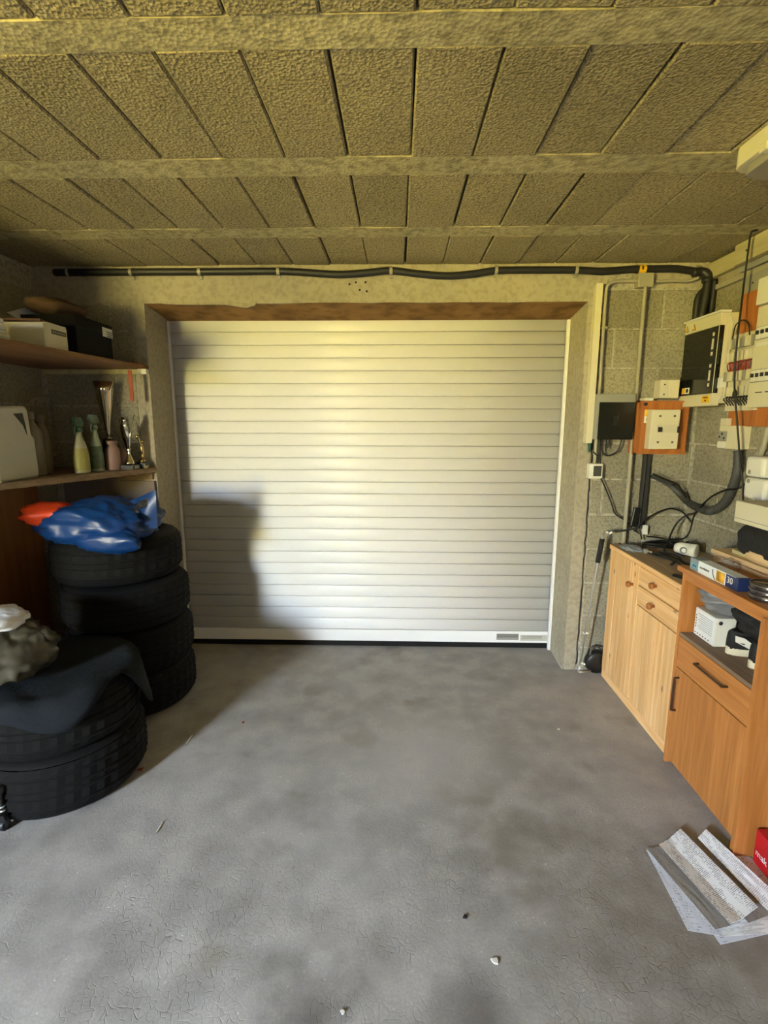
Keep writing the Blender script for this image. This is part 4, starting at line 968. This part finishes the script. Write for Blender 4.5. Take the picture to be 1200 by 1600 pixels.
# red printed carton
t = thing('red_carton', 'bright red carton standing on the floor against the veneer cabinet side', 'carton', (1.3, 1.48, 0))
ra, rb_, rc, rd = px(1180, 1284, 'z', .15), px(1168, 1338, 'z', 0), None, None
RX = 1.235
v = bxv(RX, RX+.20, 1.20, 1.55, 0.0, .125)
R = Matrix.Rotation(radians(0), 3, 'Z')
emit('carton', v, BF, M_red, t, bevel=.002)
textm('carton_lettering', 'mak', .032, M_label, t, (RX-.0006, 1.515, .045), ((0, -1, 0), (0, 0, 1), (-1, 0, 0)))
t = thing('dark_crate', 'dark green box standing behind the red carton beside the veneer cabinet', 'box', (1.5, 1.4, 0))
box('crate', 1.45, 1.63, 1.15, 1.555, 0, .33, plain('dark_green', '0f1f1b', .6), t, .004)

# ================================================================== LEFT: SHELVES
SZ = 1.80
t = thing('upper_shelf', 'upper brown wooden shelf board carrying boxes in the back left corner', 'shelf', (-1.7, 2.2, SZ-.022))
prism('board', [(x, y, SZ-.022) for x, y in ((XL+.001, YF-.001), (-1.40, YF-.001), (-1.412, 2.88), (-1.56, 1.35), (XL+.001, 1.35))], (0, 0, .022), M_shelf, t, bevel=.002)
box('batten', XL+.001, -1.415, YF-.022, YF-.001, SZ-.048, SZ-.022, M_greywood, t, .002)
box('batten_end', -1.445, -1.395, YF-.050, YF-.0225, SZ-.050, SZ-.0225, M_label, t, .002, label='white end block')
t = thing('clamp_strap', 'rust red strap hanging down from the front corner of the upper shelf', 'strap', (-1.45, 2.84, 1.58))
box('strap', -1.462, -1.442, 2.800, 2.806, 1.60, 1.764, M_strap, t, .001)
box('hook', -1.462, -1.3985, 2.800, 2.806, SZ+.001, SZ+.004, M_strap, t, .0005)
box('hook_front', -1.3995, -1.3965, 2.800, 2.806, SZ-.03, SZ+.004, M_strap, t, .0005)
def lz(y): return 1.228
t = thing('lower_shelf', 'lower dusty wooden shelf board set askew, carrying bottles and trophies', 'shelf', (-1.7, 2.2, 1.2))
pl_ = [(XL+.001, YF-.001), (-1.40, YF-.001), (-1.412, 2.885), (-1.92, 1.53), (XL+.001, 1.53)]
prism('board', [(x, y, 1.198) for x, y in pl_], (0, 0, .030), M_shelf2, t, bevel=.002)
box('batten', XL+.001, -1.42, YF-.024, YF-.001, 1.158, 1.197, M_shelf2, t, .002)
o = prism('white_strip', [(-1.70, 2.128, 1.2285), (-1.708, 2.131, 1.2285), (-1.80, 1.885, 1.2285), (-1.792, 1.882, 1.2285)], (0, 0, .008), M_label, None); tag(o, 'thin white strip on the near end of the lower shelf edge', 'strip')

# boxes on the upper shelf
t = thing('black_box', 'black cardboard box with a white sticker on the upper shelf', 'box', (-1.55, 2.44, SZ))
box('box_body', -1.73, -1.473, 2.392, 2.688, SZ, SZ+.155, plain('black_card', '060606', .8, spec=.15), t, .003)
box('lid', -1.735, -1.468, 2.387, 2.693, SZ+.118, SZ+.170, plain('black_card', '060606', .8, spec=.15), t, .003)
a = px(158, 510, 'x', -1.42); b = px(180, 531, 'x', -1.42)
box('sticker', -1.468, -1.4665, 2.60, 2.688, SZ+.108, SZ+.152, M_label, t, 0)
boxes('sticker_lettering', [(-1.4665, -1.4658, 2.635, 2.684, SZ+.132-.01*i, SZ+.136-.01*i) for i in range(3)], M_ink, t)
t = thing('white_box', 'small off white cardboard box with a dark label strip on the upper shelf', 'box', (-1.5, 2.18, SZ))
box('box_body', -1.68, -1.50, 2.212, 2.367, SZ, SZ+.102, M_cream, t, .003)
box('lid_flap', -1.68, -1.498, 2.225, 2.36, SZ+.102, SZ+.107, M_cream, t, .001)
box('label_strip', -1.50, -1.4988, 2.26, 2.358, SZ+.064, SZ+.083, plain('dark_label', '3d4034', .6), t, 0)
boxes('strip_lettering', [(-1.4988, -1.4982, 2.266+.0145*k, 2.276+.0145*k, SZ+.069, SZ+.077) for k in range(6)], plain('label_text', '8c8a72', .6), t)
t = thing('open_carton', 'grey open carton with a raised white flap behind the small white box', 'box', (-1.6, 2.0, SZ))
boxes('box_body', [(-1.98, -1.745, 2.01, 2.016, SZ, SZ+.115), (-1.98, -1.745, 2.30, 2.306, SZ, SZ+.115), (-1.98, -1.974, 2.016, 2.30, SZ, SZ+.115), (-1.751, -1.745, 2.016, 2.30, SZ, SZ+.115)], plain('grey_card', '5d574c', .85), t)
prism('flap', [px(12, 488, 'x', -1.72), px(53, 477, 'x', -1.72), px(63, 499, 'x', -1.72), px(30, 499, 'x', -1.72)], (-.004, 0, .0), M_whitec, t)
for i in range(3):
    t = thing('carton', 'white flat carton at the left edge of the upper shelf, ' + ('lowest of three', 'middle of three', 'topmost of three')[i], 'carton', (-1.5, 1.85, SZ+.028*i), 'white flat cartons on the upper shelf')
    box('carton', -1.69, -1.54, 1.80, 2.065-.012*i, SZ+.028*i, SZ+.0275+.028*i, M_label, t, .002)
    box('carton_edge', -1.5402, -1.5385, 1.80, 2.06-.012*i, SZ+.012+.028*i, SZ+.014+.028*i, M_greyp, t, 0)
o = lump('paper_parcel', (-1.62, 2.50, SZ+.215), (.10, .16, .044), plain('brown_paper', '4f3a28', .9, bump=.3), None, 31, .2, 2, .12, zmin=SZ+.1715, n=36); tag(o, 'crumpled brown paper parcel on top of the black box', 'parcel')
o = horiz_box_yaw('brown_lid', (-1.60, 2.28, SZ+.1085), .15, .15, .010, radians(8), plain('brown_lid', '5a3b28', .7), None, .002); tag(o, 'flat dark brown lid lying on the small white box', 'lid')

# lower shelf things
def jerry(loc, s, label, mat):
    t = thing('jerrycan', label, 'jerrycan', loc)
    x, y, z = loc
    # side outline in the Y-Z plane (seen from the room), solid; the handle hole's shade is a dark patch
    W2 = .105*s; H = .28*s
    out = [(-W2, .012), (-W2+.012, 0), (W2-.012, 0), (W2, .012), (W2-.004, .155*s), (W2-.024, .170*s), (W2-.030, .265*s), (W2-.05, H), (-W2+.05, H-.008), (-W2+.01, H-.04), (-W2, H-.07)]
    prism('body', [(x-.06*s, y+a, z+b) for a, b in out], (.12*s, 0, 0), mat, t, bevel=.010)
    prism('handle_shade_patch', [(x+.0602*s, y+W2-.105*s, z+.248*s), (x+.0602*s, y+W2-.058*s, z+.252*s), (x+.0602*s, y+W2-.048*s, z+.205*s), (x+.0602*s, y+W2-.046*s, z+.165*s), (x+.0602*s, y+W2-.062*s, z+.205*s)], (.001, 0, 0), plain('hollow_shade', '2b2a22', .8), t)
    lathe('cap', [(.02, 0), (.02, .02), (.017, .024)], mat, t, c=(x, y-W2+.05, z+H-.015), seg=18)
    return t
jerry((-1.785, 2.26, lz(0)), 1.19, 'large milky plastic jerrycan with a moulded handle on the lower shelf', M_milk)
jerry((-1.87, 2.02, lz(0)), 1.08, 'second milky jerrycan cut off by the left edge of the photo', M_milk)
def bottle(x, y, h, r, mat, label, name='bottle', cap=None, neck=.35, sx=1, extra=None):
    z = lz(y); t = thing(name, label, 'bottle', (x, y, z))
    lathe('body', [(0, 0), (r*.92, 0), (r, .006), (r, h*.62), (r*.9, h*.72), (r*neck, h*.84), (r*neck, h*.90), (0, h*.90)], mat, t, c=(x, y, z), seg=24, sx=sx)
    lathe('cap', [(r*neck*1.25, h*.88), (r*neck*1.25, h), (0, h*1.0)], cap or mat, t, c=(x, y, z), seg=18)
    return t
Mgb = plain('grey_bottle', '6b6456', .5); Mgb2 = plain('taupe_bottle', '625a4c', .5)
bottle(-1.775, 2.445, .309, .046, Mgb, 'tall grey brown bottle next to the big jerrycan')
bottle(-1.795, 2.535, .297, .042, Mgb2, 'brownish bottle behind the yellow labelled spray bottle', neck=.5)
def spray(x, y, h, r, mat, lab, trig, label, labm):
    z = lz(y); t = thing('spray_bottle', label, 'spray bottle', (x, y, z))
    lathe('body', [(0, 0), (r*.95, 0), (r, .008), (r, h*.28), (r*.78, h*.48), (r*.38, h*.68), (r*.34, h*.76), (0, h*.76)], mat, t, c=(x, y, z), seg=26, sx=.8)
    lathe('label_band', [(r*1.01, h*.05), (r*1.012, h*.28), (r*.84, h*.45)], labm, t, c=(x, y, z), seg=26, sx=.8, closed=True)
    lathe('collar', [(r*.42, h*.74), (r*.42, h*.82), (r*.3, h*.84)], trig, t, c=(x, y, z), seg=16)
    prism('spray_head', [(x-.011, y-.022, z+h*.84), (x-.011, y+.030, z+h*.84), (x-.011, y+.034, z+h*.92), (x-.011, y+.018, z+h), (x-.011, y-.030, z+h), (x-.011, y-.040, z+h*.93)], (.022, 0, 0), trig, t, bevel=.003)
    tube('trigger', [(x, y-.022, z+h*.86), (x, y-.034, z+h*.78), (x, y-.030, z+h*.70)], .005, trig, t, seg=8)
    return t
spray(-1.63, 2.585, .282, .044, plain('ivory_bottle', 'a9a68c', .45), None, M_green, 'ivory spray bottle with green trigger and yellowish label', plain('yellow_label', '9a9655', .55))
spray(-1.604, 2.68, .297, .039, plain('pale_green_bottle', '8f9a86', .45), None, plain('pale_green_head', '5d6e5c', .5), 'pale spray bottle with green patterned label under the tall trophy', plain('green_label', '4d5e44', .55, var=.6, scale=260))
bottle(-1.560, 2.755, .158, .038, M_pink, 'short mauve plastic container in front of the tall trophy base', neck=.6)
bottle(-1.545, 2.835, .112, .028, plain('rosy_plastic', '8d7468', .5), 'smaller rosy container beside the second trophy', neck=.55)
# trophies
def trophy(x, y, z0, label):
    t = thing('trophy', label, 'trophy', (x, y, z0)); return t
ztb = lz(2.74)
t = trophy(-1.625, 2.845, ztb, 'tallest trophy, a slender silver and gold cup on a black base')
c = (-1.625, 2.845, ztb)
lathe('base', [(.040, 0), (.040, .10), (.034, .108), (.032, .16), (.030, .165), (0, .165)], M_black, t, c=c, seg=8, smooth=False)
lathe('stem', [(.022, .165), (.022, .172), (.010, .178), (.009, .20)], M_chrome, t, c=c, seg=20)
v, f = lathevf([(.011, .19), (.020, .26), (.033, .34), (.047, .43), (.060, .478), (.057, .475), (.043, .43), (.028, .34), (.008, .22)], c, 32)
emit('cup', v, f[:-2], M_chrome, t, smooth=True)
for i, (u, w) in enumerate(((-.2, .40), (.3, .425), (.75, .44), (.1, .375))):
    a0 = -.9+u; r0 = .0425+(w-.40)*.3
    P3 = [(c[0]+(r0+.002)*cos(a0+da), c[1]+(r0+.002)*sin(a0+da), c[2]+w+dz) for da, dz in ((0, 0), (.22, .02), (.30, .035), (.08, .012))]
    prism('cut_out', P3, (.001, -.001, 0), M_ink, t)
t = trophy(-1.49, 2.795, lz(2.79), 'middle trophy, a twisted open silver cup on a black base with plate')
c = (-1.49, 2.795, lz(2.79))
box('base', c[0]-.035, c[0]+.035, c[1]-.04, c[1]+.04, c[2], c[2]+.026, M_black, t, .002)
box('plate', c[0]+.036, c[0]+.038, c[1]-.02, c[1]+.03, c[2]+.004, c[2]+.022, M_greyp, t, 0)
lathe('foot', [(.030, .026), (.026, .04), (.012, .07), (.006, .10), (.010, .112), (.006, .12)], M_chrome, t, c=c, seg=20)
for k, (a0, hh) in enumerate(((0, .30), (2.1, .27), (4.2, .285))):
    pts = [Vector((c[0]+(.006+.034*(s/8)**1.5)*cos(a0+.09*s), c[1]+(.006+.036*(s/8)**1.5)*sin(a0+.09*s), c[2]+.11+(hh-.11)*s/8)) for s in range(9)]
    v, f = [], []
    for s, p in enumerate(pts):
        w = .006+.018*sin(pi*min(s, 7)/8); tdir = Vector((-sin(a0+.09*s), cos(a0+.09*s), 0)); rd_ = Vector((cos(a0+.09*s), sin(a0+.09*s), 0))
        v += [p+tdir*w, p-tdir*w, p-tdir*w+rd_*.002, p+tdir*w+rd_*.002]
    for s in range(8):
        for j in range(4): f.append((s*4+j, s*4+(j+1) % 4, s*4+4+(j+1) % 4, s*4+4+j))
    f += [(0, 1, 2, 3), (35, 34, 33, 32)]
    emit('petal', v, f, M_chrome, t, smooth=True)
t = trophy(-1.455, 2.865, lz(2.86), 'smallest trophy, a gold figure on a small plinth at the shelf end')
c = (-1.450, 2.86, lz(2.86))
box('base', c[0]-.024, c[0]+.024, c[1]-.026, c[1]+.026, c[2], c[2]+.036, M_black, t, .002)
box('plate', c[0]+.0245, c[0]+.026, c[1]-.026, c[1]+.026, c[2]+.0, c[2]+.016, M_gold, t, 0)
lathe('socle', [(.020, .036), (.018, .045), (.010, .055), (.008, .06)], M_gold, t, c=c, seg=14)
v, f = tubevf([Vector(c)+Vector(q) for q in ((0, .004, .06), (0, .006, .085), (0, .002, .10), (0, -.002, .125), (0, -.012, .14))], lambda q: .007+.006*sin(pi*q), 10)
emit('figure', v, f, M_gold, t, smooth=True)
lathe('figure_head', [(0, -.008), (.007, -.004), (.008, .002), (.005, .008), (0, .009)], M_gold, t, c=(c[0], c[1]+.010, c[2]+.150), seg=12)
tube('figure_arm', [Vector(c)+Vector(q) for q in ((0, -.004, .128), (0, -.018, .148), (0, -.034, .172))], .0045, M_gold, t, seg=8)
tube('figure_arm', [Vector(c)+Vector(q) for q in ((0, .002, .126), (0, .018, .118), (0, .010, .104))], .004, M_gold, t, seg=8)
tube('racket', [Vector(c)+Vector(q) for q in ((0, -.034, .172), (0, -.042, .186))], .006, M_gold, t, seg=8)

# brown panel against the left wall and grey sheet on the front wall
o = box('plywood_sheet', XL+.004, XL+.022, 1.5, 2.72, .02, 1.17, M_ply, None, .002); o.location.z = 0.0; tag(o, 'brown plywood sheet standing against the left wall behind the tires', 'board')
o = box('grey_panel', XL+.05, -1.41, YF-.024, YF-.008, .0, 1.15, plain('grey_panel', '75695f', .8, bump=.15), None, .002); tag(o, 'grey board standing against the pier below the lower shelf', 'board')

# ================================================================== TIRES
tm, tn, tl, tb = newmat('tread_rubber'); tb.inputs['Base Color'].default_value = (*lin('0a0a0a'), 1); tb.inputs['Roughness'].default_value = .85; tb.inputs['Specular IOR Level'].default_value = .2
M_side = plain('sidewall_rubber', '0b0b0b', .8, spec=.2, var=.1, bump=.1, scale=80)
def tire(loc, label, R=.312, H=.232, rz=0):
    t = thing('tire', label, 'tire', loc, None, rz)
    # tread: ring with four grooves and lateral blocks
    v, f = [], []; seg = 72
    zs = [.022, .050, .054, .062, .066, .100, .104, .112, .116, .128, .132, .140, .144, .172, .176, .184, .188, .210]
    dp = [.014, 0, -.008, -.008, 0, 0, -.008, -.008, 0, 0, -.008, -.008, 0, 0, -.008, -.008, 0, .014]
    dp = [-.014 if i in (0, 17) else d for i, d in enumerate(dp)]
    zs = [z*H/.232 for z in zs]
    for k in range(seg):
        a = 2*pi*k/seg; cut = -.0045 if k % 2 else 0
        for z, d in zip(zs, dp):
            r = R+d+(cut if d == 0 else 0)-.010*((z-H/2)/(H/2))**4
            aa = a+(z-H/2)*.35
            v.append((r*cos(aa), r*sin(aa), z))
    m = len(zs)
    for k in range(seg):
        for i in range(m-1): f.append((k*m+i, ((k+1) % seg)*m+i, ((k+1) % seg)*m+i+1, k*m+i+1))
    emit('tread', v, f, tm, t, smooth=False, local=True)
    for sgn in (0, 1):
        pr = [(R-.022, .022), (R-.030, .010), (R-.055, .002), (R-.085, 0.0), (R-.088, .003), (R-.092, .0), (R-.105, .008), (.205, .020), (.200, .034), (.206, .055)]
        pr = [(r, (H-z if sgn else z)) for r, z in pr]
        v, f = lathevf(pr, (0, 0, 0), 56); emit('sidewall', v, f[:-2], M_side, t, smooth=True, local=True)
    return t
nm = ('bottom tire of the four tire stack in the back left corner', 'second tire from the floor in the tall stack', 'third tire from the floor in the tall stack', 'top tire of the tall stack, under the blue bag')
off = ((0, 0), (.004, -.004), (-.006, .0), (-.038, .01))
for i in range(4): tire((-1.435+off[i][0], 2.565+off[i][1], .232*i), nm[i], .312, .231, i*.7)
tire((-1.405, 1.925, 0), 'bottom tire of the low stack nearest the camera', .312, .245, .3)
tire((-1.41, 1.92, .246), 'upper tire of the low stack, under the slate cloth', .308, .235, 1.1)
TR, TF = .929, .483
# blue bag with orange sheet
t = thing('blue_bag', 'shiny blue plastic bag with raised handle on the tall tire stack', 'bag', (-1.45, 2.45, TR))
lump('bag_body', (-1.455, 2.40, TR+.075), (.27, .19, .115), M_blue, t, 4, .2, 1.7, .13, zmin=TR+.002, n=60, sq=.9)
lump('bag_fold', (-1.33, 2.25, TR+.015), (.15, .045, .055), M_blue, t, 9, .2, 2.0, .15, n=36)
hp_ = [px(193, 787, 'y', 2.42), px(245, 765, 'y', 2.40), px(244, 826, 'y', 2.36), px(200, 830, 'y', 2.33)]
v, f = [], []
for j in range(9):
    for i in range(9):
        s, q = i/8, j/8; p = (hp_[0]*(1-s)+hp_[1]*s)*(1-q)+(hp_[3]*(1-s)+hp_[2]*s)*q
        p += Vector((0, .012*sin(s*5+q*3), 0)); v.append(p)
for j in range(8):
    for i in range(8):
        if not (3 <= i <= 5 and 1 <= j <= 2): a = j*9+i; f.append((a, a+1, a+10, a+9))
k = len(v); v += [p+Vector((0, .004, 0)) for p in v]; f += [tuple(i+k for i in q)[::-1] for q in f]
emit('bag_handle', v, f, M_blue, t, smooth=True, recalc=False)
o = lump('orange_sack', (-1.665, 2.35, TR+.125), (.14, .10, .055), M_orange, None, 6, .2, 1.8, .12, zmin=None, n=40); tag(o, 'orange plastic sack slumped on the left end of the blue bag', 'sack')
o = box('yellow_tag', -1.285, -1.235, 2.30, 2.32, TR+.0, TR+.012, plain('pale_tag', 'b9b08a', .5), None, .002); tag(o, 'small pale tag lying on the top tire beside the blue bag', 'tag')

# slate cloth draped on the front stack
v, f = [], []; nr, na = 16, 72; cx0, cy0 = -1.43, 1.92
for i in range(nr+1):
    for j in range(na):
        a = 2*pi*j/na; s = i/nr
        ext = .33+.05*noise.noise(Vector((cos(a)*1.5, sin(a)*1.5, 2)))+.17*math.exp(-((a-.25)/.22)**2)+.10*math.exp(-((a-5.3)/.5)**2)
        rr = s*ext; Rm = .315
        x = rr if rr < Rm else Rm+.012+.18*(rr-Rm); dz = 0 if rr < Rm else -(rr-Rm)*.98
        ww = 1+.03*sin(a*7)*(s**2)
        z = TF+.006+.03*(1-s)*noise.noise(Vector((cos(a)*rr*9, sin(a)*rr*9, 1)))*.6+dz+.028*max(0, noise.noise(Vector((cos(a)*rr*6, sin(a)*rr*6, 7))))
        z = max(z, TF+.004+dz)
        v.append((cx0+x*ww*cos(a), cy0+x*ww*sin(a), z))
for i in range(nr):
    for j in range(na): f.append((i*na+j, i*na+(j+1) % na, (i+1)*na+(j+1) % na, (i+1)*na+j))
o = emit('slate_cloth', v, f, M_cloth, None, smooth=True); tag(o, 'dark slate blue cloth draped over the low tire stack', 'cloth')
md = o.modifiers.new('thick', 'SOLIDIFY'); md.thickness = .005; md.offset = 1
o = lump('clear_sack', (-1.50, 1.80, TF+.13), (.155, .155, .115), M_sack, None, 14, .22, 1.9, .2, zmin=TF+.037, n=56); tag(o, 'crumpled translucent plastic sack on the slate cloth', 'sack')
o = lump('white_cloth', (-1.555, 1.79, TF+.262), (.14, .13, .036), M_whitec, None, 17, .2, 2.0, .12, n=40); tag(o, 'white cloth lying on top of the translucent sack', 'cloth')

# small caster at left edge
p0 = px(6, 1296, 'z', .0)
t = thing('caster', 'small black wheeled caster at the left edge beside the low tire stack', 'caster', (p0.x, p0.y, 0))
lathe('wheel', [(0, -.012), (.018, -.012), (.022, -.008), (.022, .008), (.018, .012), (0, .012)], M_black, t, c=(p0.x+.005, p0.y, .022), seg=22, axis='x')
prism('fork', [(p0.x-.012, p0.y-.01, .02), (p0.x-.012, p0.y+.01, .02), (p0.x-.012, p0.y+.018, .07), (p0.x-.012, p0.y-.018, .07)], (.034, 0, 0), M_black, t, bevel=.002)
for z in (.082, .098): lathe('stem_ring', [(.010, -.003), (.012, 0), (.010, .003)], M_steel, t, c=(p0.x+.006, p0.y, z), seg=12)
lathe('stem', [(.008, .07), (.008, .15), (.02, .16), (.02, .18), (0, .18)], M_black, t, c=(p0.x+.006, p0.y, 0), seg=14)
# debris on the floor
def scrap(x, y, sz, mat, label, name='scrap', rot=0, el=1):
    p = px(x, y, 'z', .001); v = []
    for k in range(7):
        a = 2*pi*k/7+rot; r = sz*(1+.35*sin(k*2.4+x))
        v.append((p.x+r*cos(a)*(1 if el == 1 else .22), p.y+r*sin(a)*el, .001))
    o = prism(name, v, (0, 0, .004), mat, None); tag(o, label, 'debris'); return o
scrap(295, 1157, .012, M_label, 'pale splinter on the floor beside the tall tire stack', el=3.2, name='splinter'); scrap(249, 1294, .010, M_label, 'pale splinter on the floor beside the low tire stack', el=2.8, name='splinter')
scrap(219, 1203, .011, plain('red_scrap', '7c2a20', .6), 'small dull red scrap on the floor between the tire stacks')
scrap(773, 1502, .009, M_label, 'small white chip on the floor in front of the camera'); scrap(727, 1433, .007, M_ink, 'small black crumb on the floor left of the white chip')
scrap(535, 1582, .005, M_label, 'tiny white chip at the very bottom of the floor')
scrap(380, 1129, .007, plain('red_scrap', '7c2a20', .6), 'tiny brownish crumb on the floor right of the tall tire stack')
scrap(873, 1140, .006, M_label, 'tiny white fleck on the floor in front of the pine cabinet')
